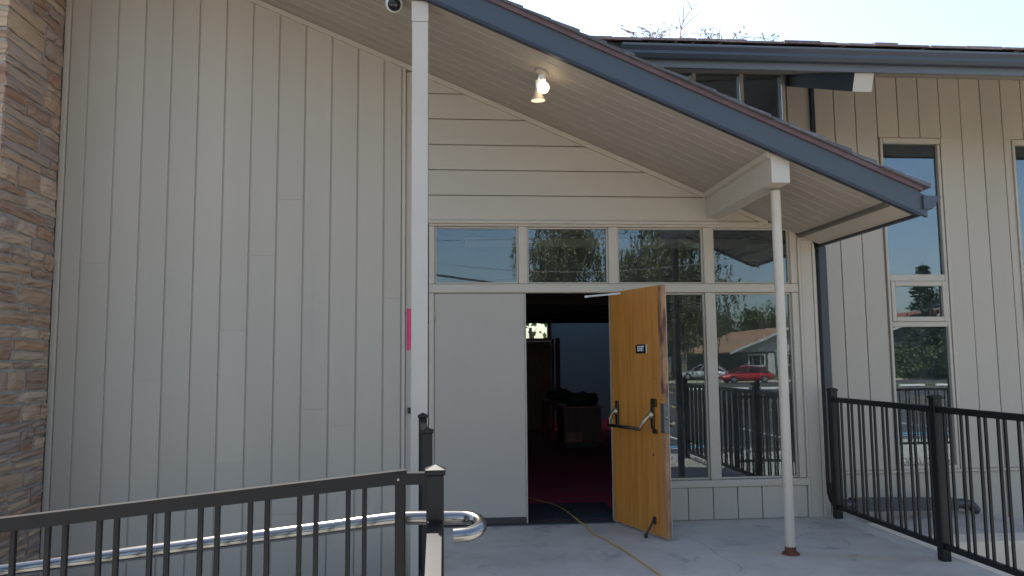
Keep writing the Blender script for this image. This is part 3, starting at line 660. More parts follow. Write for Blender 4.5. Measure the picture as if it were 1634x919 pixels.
# right-hand roof: rafters, deck, fascia, gutter, shingles
RS = 0.36
def zq(y): return 4.60+RS*(y-RY)         # underside of deck at the wall is about 4.60
YE = -0.42
def ystrip(name, x0, x1, y0, y1, o0, o1, mat, par):
    return MB().prism([(y0, zq(y0)+o0), (y1, zq(y1)+o0), (y1, zq(y1)+o1), (y0, zq(y0)+o1)], x0, x1, 'x').build(name, mat, par)
er = ystrip('eave_deck', 0.30, 14, YE, 8.6, 0.02, 0.20, 'gutter_old', church); er.data.materials[0] = MATS['paint_soffit']
for k in range(10):
    y1 = RY-0.02-k*0.139; y0 = y1-0.136
    ystrip('soffit_board', 0.4, 13.9, y0, y1, 0.0, 0.018, 'paint_soffit', er)
for x in (3.775, 7.75, 11.7):
    y0, y1 = -0.36, RY-0.013
    rb = MB().prism([(y0+0.01, zq(y0)-0.185), (y1, zq(y1)-0.13), (y1, zq(y1)-0.002), (y0-0.05, zq(y0-0.05)-0.002)], x, x+0.185, 'x').build('rafter', 'fascia_dark', church)
    e0 = Vector((0, y0+0.01, zq(y0)-0.185)); e1 = Vector((0, y0-0.05, zq(y0-0.05)-0.002))
    MB().add([(x, e0.y-0.003, e0.z), (x+0.185, e0.y-0.003, e0.z), (x+0.185, e1.y-0.003, e1.z), (x, e1.y-0.003, e1.z), (x, e0.y-0.001, e0.z), (x+0.185, e0.y-0.001, e0.z), (x+0.185, e1.y-0.001, e1.z), (x, e1.y-0.001, e1.z)],
             [(0, 1, 2, 3), (4, 7, 6, 5), (0, 4, 5, 1), (1, 5, 6, 2), (2, 6, 7, 3), (3, 7, 4, 0)]).build('rafter_end', 'paint_post', rb)
ze = zq(YE)
fa = MB().box(0.3, 14, YE-0.03, YE-0.001, ze-0.012, ze+0.20, 0.003).build('eave_fascia', 'gutter_old', church)
gq = [(0, 0.0), (-0.055, 0.0), (-0.085, 0.03), (-0.085, 0.055), (-0.115, 0.085), (-0.115, 0.105), (-0.105, 0.105), (-0.105, 0.09), (-0.078, 0.06), (-0.078, 0.034), (-0.052, 0.006), (-0.006, 0.006), (-0.006, 0.105), (0, 0.105)]
ge = MB().prism([(YE-0.031+y, ze+0.055+z) for y, z in gq], 1.56, 14, 'x').build('eave_gutter', 'gutter_blue', church)
MB().prism([(YE-0.032, ze+0.056), (YE-0.085, ze+0.056), (YE-0.115, ze+0.085), (YE-0.115, ze+0.11), (YE-0.145, ze+0.14), (YE-0.145, ze+0.16), (YE-0.032, ze+0.16)], 1.553, 1.5595, 'x').build('end_cap', 'gutter_blue', ge)
MB().box(1.56, 14, YE-0.1475, YE-0.1462, ze+0.146, ze+0.162).build('gutter_lip', 'gutter_old', ge)
rs = ystrip('shingle_bed', 0.3, 14, YE-0.05, 8.6, 0.202, 0.215, 'shingle', church)
fld = MB()
for c in range(4):
    yk = YE-0.115+c*0.16; x = 0.35-random.uniform(0, 0.2)
    while x < 14:
        w = random.uniform(0.16, 0.36); th = random.uniform(0.012, 0.028); jy = random.uniform(-0.025, 0.02); jz = random.uniform(0, 0.010)
        m = MB().prism([(yk+jy, zq(yk+jy)+0.238+jz), (yk+0.32, zq(yk+0.32)+0.2165), (yk+0.32, zq(yk+0.32)+0.2205), (yk+jy, zq(yk+jy)+0.244+jz+th)], x, x+w-0.005, 'x')
        if c < 2: m.build('shingle', 'shingle_brown', rs)
        else: fld.v += [] ; fld.add(m.v, m.f)
        x += w
for c in range(4, 40):
    yk = YE-0.085+c*0.2; fld.prism([(yk, zq(yk)+0.228), (yk+0.3, zq(yk+0.3)+0.2165), (yk+0.3, zq(yk+0.3)+0.2205), (yk, zq(yk)+0.248)], 0.35, 13.95, 'x')
tag(fld.build('shingle_field', 'shingle_brown', rs), kind='stuff')
MB().prism([(-7.2, 4.2), (3.4, 2.9), (3.4, 4.6), (-7.2, 7.1)], 8.9, 9.0).build('back_gable', 'paint_v', church)
MB().box(3.4, 14, 8.5, 8.58, GZ, zq(8.5)).box(4.52, 14, 8.4, 8.49, GZ, 2).build('back_wall', 'paint_v', church)
MB().box(0.3, 4.4, 2.9, 3.0, 2.87, 4.62).build('loft_wall', 'ceiling_dark', church)
MB().prism([(1.16, 4.21), (8.4, 4.21), (8.4, zq(8.4)-0.01), (1.16, zq(1.16)-0.01)], 4.405, 4.5, 'x').build('loft_wall', 'ceiling_dark', church)
MB().box(13.9, 14.0, RY, 8.6, GZ, 4.7).build('end_wall', 'paint_v', church)
MB().box(-7.6, -7.5, 0, 9.0, GZ, 7.2).build('end_wall', 'paint_v', church)
# roof vent on the porch ridge side
MB().box(0.40, 0.52, -1.0, -0.8, zr(0.46), zr(0.46)+0.23, 0.01).build('roof_vent', 'gutter_blue', church)

# stone pier
SPX = -3.385; SPY = -0.93
spr = MB().box(-5.6, SPX-0.02, SPY+0.02, -0.05, GZ-0.1, 5.36).build('stone_pier', 'mortar', church)
variants = []
def stone_mesh(k):
    bm = bmesh.new(); nx, nz = 4, 2
    grid = {}
    for i in range(nx+1):
        for j in range(nz+1):
            u, v = i/nx-0.5, j/nz-0.5
            ju, jv = random.uniform(-0.05, 0.05)*(1 if 0 < i < nx else 0.6), random.uniform(-0.11, 0.11)*(1 if j in (0, nz) else 0.6)
            edge = (i in (0, nx)) or (j in (0, nz))
            d = random.uniform(-0.006, 0.006)+(0.0 if edge else 0.014)
            grid[i, j] = bm.verts.new((u*0.95+ju*0.5, -d, v*0.90+jv*0.5))
    for i in range(nx):
        for j in range(nz): bm.faces.new((grid[i, j], grid[i+1, j], grid[i+1, j+1], grid[i, j+1]))
    ring = [grid[i, 0] for i in range(nx+1)]+[grid[nx, j] for j in range(1, nz+1)]+[grid[i, nz] for i in range(nx-1, -1, -1)]+[grid[0, j] for j in range(nz-1, 0, -1)]
    back = [bm.verts.new((v.co.x*1.0, 0.04, v.co.z*1.0)) for v in ring]
    for a in range(len(ring)):
        b = (a+1) % len(ring); bm.faces.new((ring[b], ring[a], back[a], back[b]))
    bmesh.ops.recalc_face_normals(bm, faces=bm.faces)
    me = bpy.data.meshes.new('stone'); bm.to_mesh(me); bm.free(); me.materials.append(MATS['stone'])
    return me
variants = [stone_mesh(k) for k in range(16)]
def stone(x, y, z, w, h, rot, out):
    o = bpy.data.objects.new('stone', random.choice(variants)); col.objects.link(o); o.parent = spr
    o.location = (x, y, z); o.rotation_euler = (random.uniform(-0.02, 0.02), random.uniform(-0.04, 0.04), rot); o.scale = (w, 1+out, h)
z = GZ
while z < 5.30:
    h = random.choice([0.06, 0.08, 0.10, 0.12, 0.15, 0.18]); h = min(h, 5.34-z)
    y = SPY
    while y < -0.07:
        w = random.uniform(0.26, 0.75) if h < 0.13 else random.uniform(0.2, 0.6)
        if -0.05-(y+w) < 0.10: w = -0.05-y
        if h > 0.13 and random.random() < 0.55:
            hh = h*random.uniform(0.4, 0.6)
            stone(SPX-0.008, y+w/2, z+hh/2, w-0.012, hh-0.010, math.pi/2, random.uniform(-0.2, 0.8)); stone(SPX-0.008, y+w/2, z+hh+(h-hh)/2, w-0.012, h-hh-0.010, math.pi/2, random.uniform(-0.2, 0.8))
        else:
            stone(SPX-0.008, y+w/2, z+h/2, w-0.012, h-0.012, math.pi/2, random.uniform(-0.2, 0.8))
        y += w
    w = random.uniform(0.2, 0.42); stone(SPX-w/2+0.004, SPY+0.008, z+h/2, w-0.01, h-0.012, 0, 0.2)
    z += h
sf = MB(); z = GZ
while z < 5.3:
    h = random.uniform(0.07, 0.14); x = -3.82+random.uniform(-0.03, 0.0)
    while x > -5.5:
        w = random.uniform(0.2, 0.5); sf.box(x-w+0.012, x, SPY-random.uniform(0.0, 0.018), SPY+0.03, z+0.006, z+h-0.006, 0.006); x -= w
    z += h
tag(sf.build('stone_field', 'stone', spr), kind='stuff')

# ---------------------------------------------------------------- railings
def cap(m, x, y, z, w):
    h = w/2
    m.box(x-h-0.006, x+h+0.006, y-h-0.006, y+h+0.006, z, z+0.018, 0.002)
    m.add([(x-h-0.005, y-h-0.005, z+0.0182), (x+h+0.005, y-h-0.005, z+0.0182), (x+h+0.005, y+h+0.005, z+0.0182), (x-h-0.005, y+h+0.005, z+0.0182), (x, y, z+0.034)], [(0, 1, 4), (1, 2, 4), (2, 3, 4), (3, 0, 4), (3, 2, 1, 0)])
def post(par, x, y, z0, z1, w, mat='rail_black', foot=True):
    o = MB().box(x-w/2, x+w/2, y-w/2, y+w/2, z0, z1, 0.003).build('post', mat, par)
    m = MB(); cap(m, x, y, z1+0.0005, w); m.build('post_cap', mat, o)
    return o
# right porch railing, running out from the wall
rr = empty('porch_railing', (3.57, -0.08, 0), 'black metal railing with paired balusters on the porch edge beside the drain pipe', 'railing')
def P_(o, par): o.location = -Vector(par.location); return o
RX = 3.575; ys_ = [-0.085, -1.60, -3.12, -4.25]
for y in ys_: P_(post(rr, RX, y, 0.0, 1.155, 0.066), rr)
for a, b in zip(ys_[:-1], ys_[1:]):
    P_(MB().box(RX-0.020, RX+0.020, b+0.034, a-0.034, 1.055, 1.10, 0.003).build('top_rail', 'rail_black', rr), rr)
    P_(MB().box(RX-0.018, RX+0.018, b+0.034, a-0.034, 0.085, 0.125, 0.003).build('bottom_rail', 'rail_black', rr), rr)
    n = round((a-b-0.066)/0.182); per = (a-b-0.066)/n
    for i in range(n):
        y0 = a-0.033-per*(i+0.5)
        for s in (-0.031, 0.031):
            P_(MB().box(RX-0.008, RX+0.008, y0+s-0.008, y0+s+0.008, 0.1255, 1.0545).build('baluster', 'rail_black', rr), rr)
# second railing at the front right corner, along the side path
r2o = empty('path_railing', (3.8, -4.25, 0), 'black metal railing running from the porch corner along the side path', 'railing')
xs_ = [4.45, 6.2, 7.95, 9.7]
for x in xs_: P_(post(r2o, x, -4.55, GZ+0.1, 0.95, 0.066), r2o)
for a, b in zip(xs_[:-1], xs_[1:]):
    for nm, z0, z1 in (('top_rail', 0.85, 0.895), ('bottom_rail', -0.12, -0.08)):
        P_(MB().box(a+0.034, b-0.034, -4.57, -4.53, z0, z1, 0.003).build(nm, 'rail_black', r2o), r2o)
    for i in range(9):
        x0 = a+0.033+(b-a-0.066)/9*(i+0.5)
        for s in (-0.031, 0.031):
            P_(MB().box(x0+s-0.0085, x0+s+0.0085, -4.5585, -4.5415, -0.0795, 0.8495).build('baluster', 'rail_black', r2o), r2o)
# short guard by the wall on the left porch edge (two posts seen one behind the other)
gd = empty('guard_railing', (-0.15, -2.3, 0), 'black guard railing end-on between the square post and the ramp', 'railing')
P_(post(gd, -0.104, -2.50, -0.05, 1.050, 0.058), gd); P_(post(gd, -0.152, -1.75, -0.05, 1.085, 0.054), gd)
def yb(m, p, q, w, h): m.bar(p, q, w, h); return m
P_(yb(MB(), (-0.106, -2.469, 1.02), (-0.150, -1.78, 1.05), 0.035, 0.042).build('top_rail', 'rail_black', gd), gd)
P_(yb(MB(), (-0.106, -2.469, 0.11), (-0.150, -1.78, 0.11), 0.035, 0.038).build('bottom_rail', 'rail_black', gd), gd)
for i in range(4):
    t0 = (i+0.5)/4
    for s in (-0.04, 0.04):
        t = t0+s; x = -0.106-0.044*t; y = -2.465+0.68*t
        P_(MB().box(x-0.0085, x+0.0085, y-0.0085, y+0.0085, 0.13, 0.995).build('baluster', 'rail_black', gd), gd)
# ramp railing
ry_ = -4.2; rs_ = 0.0968
def zt(x): return 1.072+rs_*(x+0.158)
ra = empty('ramp_railing', (-0.04, ry_, -0.1), 'dark bronze metal railing sloping down the ramp in front of the board wall', 'railing')
P_(post(ra, -0.037, ry_, -0.02, 1.058, 0.062, 'rail_bronze'), ra)
P_(MB().box(-0.178, -0.142, ry_-0.018, ry_+0.018, -0.02, 1.055, 0.003).build('post', 'rail_bronze', ra), ra)
XL = -5.2
def sl_strip(x0, x1, dz0, dz1, w, name, mat='rail_bronze'):
    return P_(MB().prism([(x0, zt(x0)+dz0), (x1, zt(x1)+dz0), (x1, zt(x1)+dz1), (x0, zt(x0)+dz1)], ry_-w/2, ry_+w/2).build(name, mat, ra), ra)
sl_strip(XL, -0.140, -0.043, 0.003, 0.042, 'top_rail'); sl_strip(XL, -0.18, -0.985, -0.945, 0.036, 'bottom_rail')
P_(MB().box(-0.186, -0.0685, ry_-0.0235, ry_-0.0215, 1.026, 1.066).build('rail_bracket', 'rail_bronze', ra), ra)
P_(MB().box(-0.139, -0.0685, ry_-0.021, ry_+0.02, 1.026, 1.066).build('rail_link', 'rail_bronze', ra), ra)
P_(MB().lathe([(0.0, 0), (0.006, 0.001), (0.005, 0.004), (0, 0.005)], (-0.166, ry_-0.0235, 1.046), (0, -1, 0), 8).build('bolt', 'steel', ra), ra)
x = -0.285
while x > XL:
    for s in (0.0, -0.057):
        xx = x+s; P_(MB().box(xx-0.0078, xx+0.0078, ry_-0.0088, ry_+0.0088, zt(xx)-0.943, zt(xx)-0.0435).build('baluster', 'rail_bronze', ra), ra)
    x -= 0.1675
for xx in (-1.95, -3.8): P_(MB().box(xx-0.02, xx+0.02, ry_-0.02, ry_+0.02, zt(xx)-1.12, zt(xx)-0.044, 0.003).build('post', 'rail_bronze', ra), ra)
# steel handrail with a returned end
hy = ry_+0.20
def zh(x): return 0.868+0.104*(x+0.18)
hp = [(XL, hy, zh(XL)), (-2.5, hy, zh(-2.5)), (-1.2, hy, zh(-1.2)), (-0.5, hy, zh(-0.5)), (-0.2, hy, 0.866), (-0.05, hy, 0.868), (0.062, hy, 0.866)]
arc = [(0.062+0.066*math.sin(a), hy-0.066+0.066*math.cos(a), 0.866-0.018*(1-math.cos(a))) for a in [math.pi*k/12 for k in range(1, 13)]]
hpts = bez(hp, 6)[:-1]+[Vector(hp[-1])]+[Vector(a) for a in arc]+[Vector((0.028, hy-0.132, 0.828))]
ho = MB().tube(hpts, 0.0265, 22).build('handrail', 'steel', ra); smooth_auto(ho, 50); P_(ho, ra)
for xx in (-0.16, -1.93, -3.78):
    P_(MB().tube([(xx, ry_+0.02, zh(xx)-0.07), (xx, hy-0.02, zh(xx)-0.07), (xx, hy, zh(xx)-0.045), (xx, hy, zh(xx)-0.02)], 0.008, 8).build('handrail_bracket', 'steel', ra, True), ra)
# stair railing coming down toward the path
sr = empty('stair_railing', (-0.02, -5.0, 0), 'dark stair railing running out from the capped ramp post', 'railing')
m = MB(); m.prism([(ry_-0.033, 0.862), (ry_-0.033, 0.903), (-5.35, 0.60), (-5.35, 0.56)], -0.064, -0.014, 'x')
P_(m.build('top_rail', 'rail_bronze', sr), sr)
P_(post(sr, -0.039, -5.38, GZ+0.1, 0.60, 0.06, 'rail_bronze'), sr)
m = MB(); m.prism([(ry_-0.033, 0.05), (ry_-0.033, 0.09), (-5.35, -0.22), (-5.35, -0.26)], -0.056, -0.020, 'x'); P_(m.build('bottom_rail', 'rail_bronze', sr), sr)
for i in range(8):
    y = -4.33-0.125*i; zz = 0.862-(ry_-0.033-y)*0.2705
    P_(MB().box(-0.047, -0.030, y-0.0085, y+0.0085, zz-0.79, zz-0.002).build('baluster', 'rail_bronze', sr), sr)

# ---------------------------------------------------------------- things on the building
ex = empty('exit_sign', (0, 0, 0), 'small black sign with white lettering EXIT on the open wooden door', 'sign')
ex.location = DH+dd*0.50+Vector((0, 0, 1.515)); ex.rotation_euler.z = DA
MB().box(-0.075, 0.085, -0.0085, -0.0045, 0.0, 0.075, 0.001).build('plate', 'black_plastic', ex)
MB().box(0.0855, 0.089, -0.010, -0.0045, -0.001, 0.076).build('plate_edge', 'white_plastic', ex)
tc = bpy.data.curves.new('lettering', 'FONT'); tc.body = 'EXIT'; tc.size = 0.062; tc.align_x = 'CENTER'; tc.align_y = 'CENTER'; tc.extrude = 0.0004; tc.offset = 0.0012
to = bpy.data.objects.new('tmp', tc); col.objects.link(to); dg = bpy.context.evaluated_depsgraph_get(); me = bpy.data.meshes.new_from_object(to.evaluated_get(dg)); bpy.data.objects.remove(to)
me.materials.clear(); me.materials.append(MATS['lettering'])
lt = bpy.data.objects.new('lettering', me); col.objects.link(lt); lt.parent = ex; lt.location = (0.004, -0.0092, 0.0375); lt.rotation_euler = (math.pi/2, 0, 0); lt.scale = (0.80, 1, 1)
# pink notice
tag(MB().box(-0.348, -0.225, -0.0105, -0.0085, 1.568, 1.940).build('paper_notice', 'notice_paper'), 'bright pink printed paper notice on the corner board behind the square post', 'notice')
tag(MB().box(-0.335, -0.27, -0.05, -0.007, 1.005, 1.055, 0.005).build('junction_box', 'black_plastic'), 'small black box on the corner board below the pink notice', 'box')
# twin lamp holder under the soffit
lx, ly = 0.768, -1.15
nrm = Vector((-SL, 0, -1)).normalized()
lamp = empty('porch_light', (lx, ly, zs(lx)), 'twin lamp holder with a glowing bulb under the porch soffit', 'lamp')
base = MB().lathe([(0.055, 0.0), (0.055, 0.018), (0.03, 0.03), (0.0, 0.032)], (0, 0, -0.001), nrm, 20).build('base_plate', 'paint_soffit', lamp); smooth_auto(base)
m = MB().tube([(0, 0, -0.02), (0.0, -0.015, -0.045)], 0.016, 12); m.lathe([(0.022, 0.0), (0.024, 0.05), (0.017, 0.053)], (0.0, -0.012, -0.035), (0, -0.18, -1), 16)
smooth_auto(m.build('socket', 'white_plastic', lamp))
pr_ = [(0.013, 0.0), (0.014, 0.018)]+[(0.047*math.sin(a), 0.062-0.047*math.cos(a)) for a in [0.42+2.7*k/11 for k in range(12)]]
smooth_auto(MB().lathe(pr_, (0.0, -0.023, -0.083), (0, -0.12, -1), 24).build('globe_bulb', 'lamp_glow', lamp), 70)
m = MB().tube([(-0.01, 0.01, -0.02), (-0.025, 0.055, -0.06)], 0.014, 12); m.lathe([(0.022, 0.0), (0.024, 0.05), (0.02, 0.055)], (-0.028, 0.06, -0.055), (0, 0.03, -1), 16)
smooth_auto(m.build('socket', 'white_plastic', lamp))
fa_ = Vector((0.02, 0.05, -1)).normalized(); c1 = Vector((-0.032, 0.062, -0.112))
fl = MB().lathe([(0.02, 0.0), (0.026, 0.03), (0.040, 0.065), (0.056, 0.095), (0.058, 0.104)], c1, fa_, 24).build('flood_lamp', 'paint_soffit', lamp); smooth_auto(fl)
MB().lathe([(0.057, 0.0), (0.04, 0.004), (0.0, 0.007)], c1+fa_*0.1045, fa_, 24).build('lens', 'lamp_face', fl, True)
# dome camera
dc = empty('dome_camera', (-0.385, -1.33, zs(-0.385)), 'white dome security camera under the soffit left of the square post', 'security camera')
va = Vector((0.05, -0.80, -0.52)).normalized(); bc = Vector((0, 0, -0.058))
o = MB().lathe([(0.062, 0.0), (0.064, 0.012), (0.056, 0.03), (0.0, 0.032)], (0, 0, 0.0), nrm, 28).build('base_plate', 'white_plastic', dc); smooth_auto(o)
o = MB().lathe([(0.066*math.sin(t_), -0.066*math.cos(t_)) for t_ in [0.05+2.3*k/16 for k in range(17)]], bc, va, 28).build('housing', 'white_plastic', dc); smooth_auto(o)
MB().lathe([(0.0495, 0.0), (0.040, 0.012), (0.022, 0.020), (0.0, 0.023)], bc+va*0.0455, va, 28).build('lens_cover', 'black_plastic', dc, True).data.materials[0].node_tree.nodes['Principled BSDF'].inputs['Roughness'].default_value = 0.12
# extension cord from the room across the porch
cpts = bez([(0.80, 2.2, 0.012), (0.86, 1.36, 0.012), (1.05, 0.9, 0.022), (1.13, 0.55, 0.03), (1.19, 0.10, 0.02), (1.20, 0.0, 0.016), (1.235, -0.14, 0.008), (1.235, -0.42, 0.008), (1.29, -0.66, 0.008), (1.355, -1.0, 0.008), (1.385, -1.22, 0.008), (1.43, -1.6, 0.008), (1.50, -2.2, 0.008), (1.62, -3.0, 0.008), (1.8, -4.25, 0.008)], 8)
tag(MB().tube(cpts, 0.0062, 8).build('extension_cord', 'cord', None, True), 'yellow extension cord lying across the threshold and porch floor', 'cord')

# ---------------------------------------------------------------- the room behind the open door
tag(MB().prism([(-4, 0.105), (3.38, 0.105), (3.38, 1.15), (4.4, 1.15), (4.4, 12), (-4, 12)], -0.2, 0.004, 'z').build('carpet_floor', 'carpet'), kind='structure')
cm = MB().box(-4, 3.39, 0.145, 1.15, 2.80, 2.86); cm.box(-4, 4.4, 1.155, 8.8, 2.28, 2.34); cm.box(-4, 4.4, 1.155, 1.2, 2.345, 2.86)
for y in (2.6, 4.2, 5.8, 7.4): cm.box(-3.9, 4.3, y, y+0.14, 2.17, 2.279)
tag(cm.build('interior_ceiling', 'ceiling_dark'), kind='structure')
iw = MB().box(-4.1, -4.0, 0.145, 12, 0, 4.2); iw.box(4.4, 4.5, 1.16, 12, 0, 4.2)
tag(iw.build('interior_wall', 'plaster_dim'), kind='structure')
fwl = MB(); fwl.box(2.62, 4.4, 12.0, 12.1, 0, 4.2); fwl.box(-4, 1.6, 12.0, 12.1, 0, 4.2); fwl.box(1.6, 2.62, 12.0, 12.1, 0, 1.9); fwl.box(1.6, 2.62, 12.0, 12.1, 2.75, 4.2); fwl.box(-4, 4.4, 12.0, 12.1, 4.2, 6.6)  # topmost box is an unseen rise added to keep direct sun out
tag(fwl.build('far_wall', 'plaster_blue'), kind='structure')
tag(MB().box(-4.1, 4.5, 9.01, 10.75, 4.205, 4.3).box(-4.1, 0.9, 10.75, 11.99, 4.205, 4.3).box(3.41, 4.5, 8.6, 9.005, 4.205, 4.3).box(3.41, 3.5, 8.6, 9.005, 2.35, 4.2).build('added_sky_baffle', 'ceiling_dark'), kind='structure')  # unseen cover added over the back space; its gap sets the light indoors
iwn = empty('interior_window', (2.1, 12, 1.9), 'dark framed window in the far wall of the room', 'window')
P_(MB().box(1.6, 1.66, 11.97, 12.05, 1.95, 2.75).box(2.52, 2.615, 11.95, 12.05, 1.95, 2.75).box(1.665, 2.515, 11.97, 12.05, 1.95, 2.02).box(1.665, 2.515, 11.97, 12.05, 2.69, 2.75).build('frame', 'wood_dark', iwn), iwn)
P_(MB().box(1.66, 2.52, 12.0, 12.006, 2.02, 2.69).build('glass_pane', 'glass', iwn), iwn)
P_(MB().box(1.62, 2.70, 11.86, 11.99, 1.885, 1.945).build('sill', 'white_plastic', iwn), iwn)
pt = empty('wood_partition', (2.0, 9.4, 0), 'dark wood partition panel at the back of the room', 'partition')
P_(MB().box(1.30, 2.24, 9.38, 9.43, 0.01, 1.84).build('panel', 'wood_red', pt), pt); P_(MB().box(2.26, 2.31, 9.36, 9.45, 0.01, 1.93).build('post', 'wood_dark', pt), pt); P_(MB().box(1.30, 2.31, 9.34, 9.47, 1.842, 1.87).build('top_rail', 'wood_dark', pt), pt)
P_(MB().box(2.42, 2.52, 9.9, 9.95, 0.01, 1.96).build('side_post', 'wood_dark', pt), pt)
cb = empty('wood_cabinet', (2.3, 6.3, 0), 'low dark wood cabinet inside the room', 'cabinet')
P_(MB().box(1.98, 2.62, 5.95, 6.7, 0.06, 0.66, 0.006).build('body', 'wood_dark', cb), cb); P_(MB().box(1.96, 2.64, 5.92, 6.72, 0.662, 0.69, 0.004).build('top', 'wood_red', cb), cb)
P_(MB().box(2.02, 2.28, 5.935, 5.949, 0.10, 0.26).build('drawer', 'wood_red', cb), cb); P_(MB().box(2.02, 2.58, 5.98, 6.68, 0.005, 0.058).build('plinth', 'kick', cb), cb)
P_(MB().box(2.05, 2.25, 5.92, 5.934, 0.27, 0.28).build('drawer_edge', 'steel', cb), cb)
tb = empty('folding_table', (2.0, 7.6, 0), 'narrow table with thin metal legs inside the room', 'table')
P_(MB().box(1.84, 2.55, 7.2, 7.8, 0.70, 0.73, 0.004).build('top', 'wood_dark', tb), tb); P_(MB().box(2.02, 2.2, 7.22, 7.7, 0.56, 0.695, 0.004).build('drawer', 'plaster_dim', tb), tb)
for x in (1.86, 2.52):
    for y in (7.23, 7.77): P_(MB().tube([(x, y, 0.006), (x, y, 0.699)], 0.012, 8).build('leg', 'steel', tb), tb)
def lump(name, c, s, label, seed, mat='bag'):
    bm = bmesh.new(); bmesh.ops.create_icosphere(bm, subdivisions=3, radius=1)
    for v in bm.verts:
        v.co = Vector([math.copysign(abs(q)**0.7, q) for q in v.co]); n = noise.noise(v.co*1.9+Vector((seed, 0, 0)))*0.42+noise.noise(v.co*4.5+Vector((seed, 3, 0)))*0.2
        v.co = Vector((v.co.x*s[0], v.co.y*s[1], v.co.z*s[2]))*(1+n)
        v.co.z = max(v.co.z, -s[2]*0.7)
    me = bpy.data.meshes.new(name); bm.to_mesh(me); bm.free(); me.materials.append(MATS[mat])
    for p in me.polygons: p.use_smooth = True
    o = bpy.data.objects.new(name, me); col.objects.link(o); o.location = (c[0], c[1], c[2]+s[2]*0.7)
    return tag(o, label, 'bag')
lump('duffel_bag', (2.33, 6.3, 0.692), (0.28, 0.2, 0.13), 'bulging black bag on top of the low wood cabinet', 1.0)
lump('duffel_bag', (2.12, 7.5, 0.732), (0.2, 0.2, 0.12), 'black bag on the narrow table in the room', 5.0)
dm = MB().box(0.62, 1.62, 0.12, 0.93, 0.0045, 0.016, 0.004)
tag(dm.build('doormat', 'doormat'), 'black doormat just inside the open door', 'doormat')
# rooms behind the right-hand windows
rm = MB().box(4.51, 13.8, 5.0, 5.1, 0, 4.4); tag(rm.build('hall_wall', 'plaster_dim'), kind='structure')
tag(MB().box(4.51, 13.8, 1.15, 5.0, -0.2, 0.0).build('hall_floor', 'carpet'), kind='structure')

# ---------------------------------------------------------------- vegetation helpers
def leaves(pts, nrmj, size, mat, name, parent, asp=1.6):
    n = len(pts); P = np.asarray(pts); d = rng.normal(size=(n, 3)); d[:, 2] -= 0.6*nrmj; d /= np.linalg.norm(d, axis=1)[:, None]
    e = rng.normal(size=(n, 3)); e -= (e*d).sum(1)[:, None]*d; e /= np.linalg.norm(e, axis=1)[:, None]
    s = size*rng.uniform(0.6, 1.3, size=(n, 1)); a = d*s*asp/2; b = e*s/2
    V = np.stack([P-a, P+b*0.9, P+a, P-b*0.9], 1).reshape(-1, 3)
    me = bpy.data.meshes.new(name); me.vertices.add(4*n); me.vertices.foreach_set('co', V.ravel()); me.loops.add(4*n); me.loops.foreach_set('vertex_index', np.arange(4*n, dtype=np.int32))
    me.polygons.add(n); me.polygons.foreach_set('loop_start', np.arange(0, 4*n, 4, dtype=np.int32)); me.polygons.foreach_set('loop_total', np.full(n, 4, dtype=np.int32)); me.update(); me.validate()
    me.materials.append(MATS[mat]); o = bpy.data.objects.new(name, me); col.objects.link(o); o.parent = parent
    return o
def weeping_tree(loc, h, rad, label, group=None, nl=60, seed=0):
    R_ = random.Random(seed); t = empty('birch_tree', loc, label, 'tree', group)
    m = MB(); trunk = bez([(0, 0, -0.2), (0.15, 0.1, h*0.3), (-0.1, 0.1, h*0.6), (0.1, -0.1, h*0.93)], 6)
    m.tube(trunk, [0.28*(1-0.9*i/(len(trunk)-1))+0.02 for i in range(len(trunk))], 8)
    L = []
    for i in range(nl):
        f = R_.uniform(0.22, 0.97); p0 = trunk[int(f*(len(trunk)-1))]; a = R_.uniform(0, 6.283)
        rr_ = rad*(0.35+0.65*math.sin(min(1, (1-f)*1.6+0.25)*1.57))*R_.uniform(0.5, 1.05)
        tip = p0+Vector((math.cos(a)*rr_, math.sin(a)*rr_, R_.uniform(0.05, 0.30)*h*(1.05-f)+0.3)); mid = p0.lerp(tip, 0.5)+Vector((0, 0, 0.08*h*(1-f)+0.2))
        br = bez([p0, mid, tip], 5); m.tube(br, [0.07*(1-0.85*k/(len(br)-1)) for k in range(len(br))], 5)
        for q in range(15):
            b0 = br[R_.randint(3, len(br)-1)]+Vector((R_.gauss(0, 0.4), R_.gauss(0, 0.4), R_.gauss(0, 0.2))); ln = R_.uniform(0.8, 3.2)*(0.8+0.4*(1-f)); ln = min(ln, max(0.3, b0.z-1.2))
            ox, oy = R_.gauss(0, 0.25), R_.gauss(0, 0.25); nn = int(ln*11)+2
            for k in range(nn):
                u = k/nn; L.append((b0.x+ox*u+R_.gauss(0, 0.07), b0.y+oy*u+R_.gauss(0, 0.07), b0.z-ln*u*u*0.4-ln*u*0.6))
    m.build('trunk', 'bark', t); leaves(L, 1, 0.185, 'leaf_birch', 'crown', t)
    return t
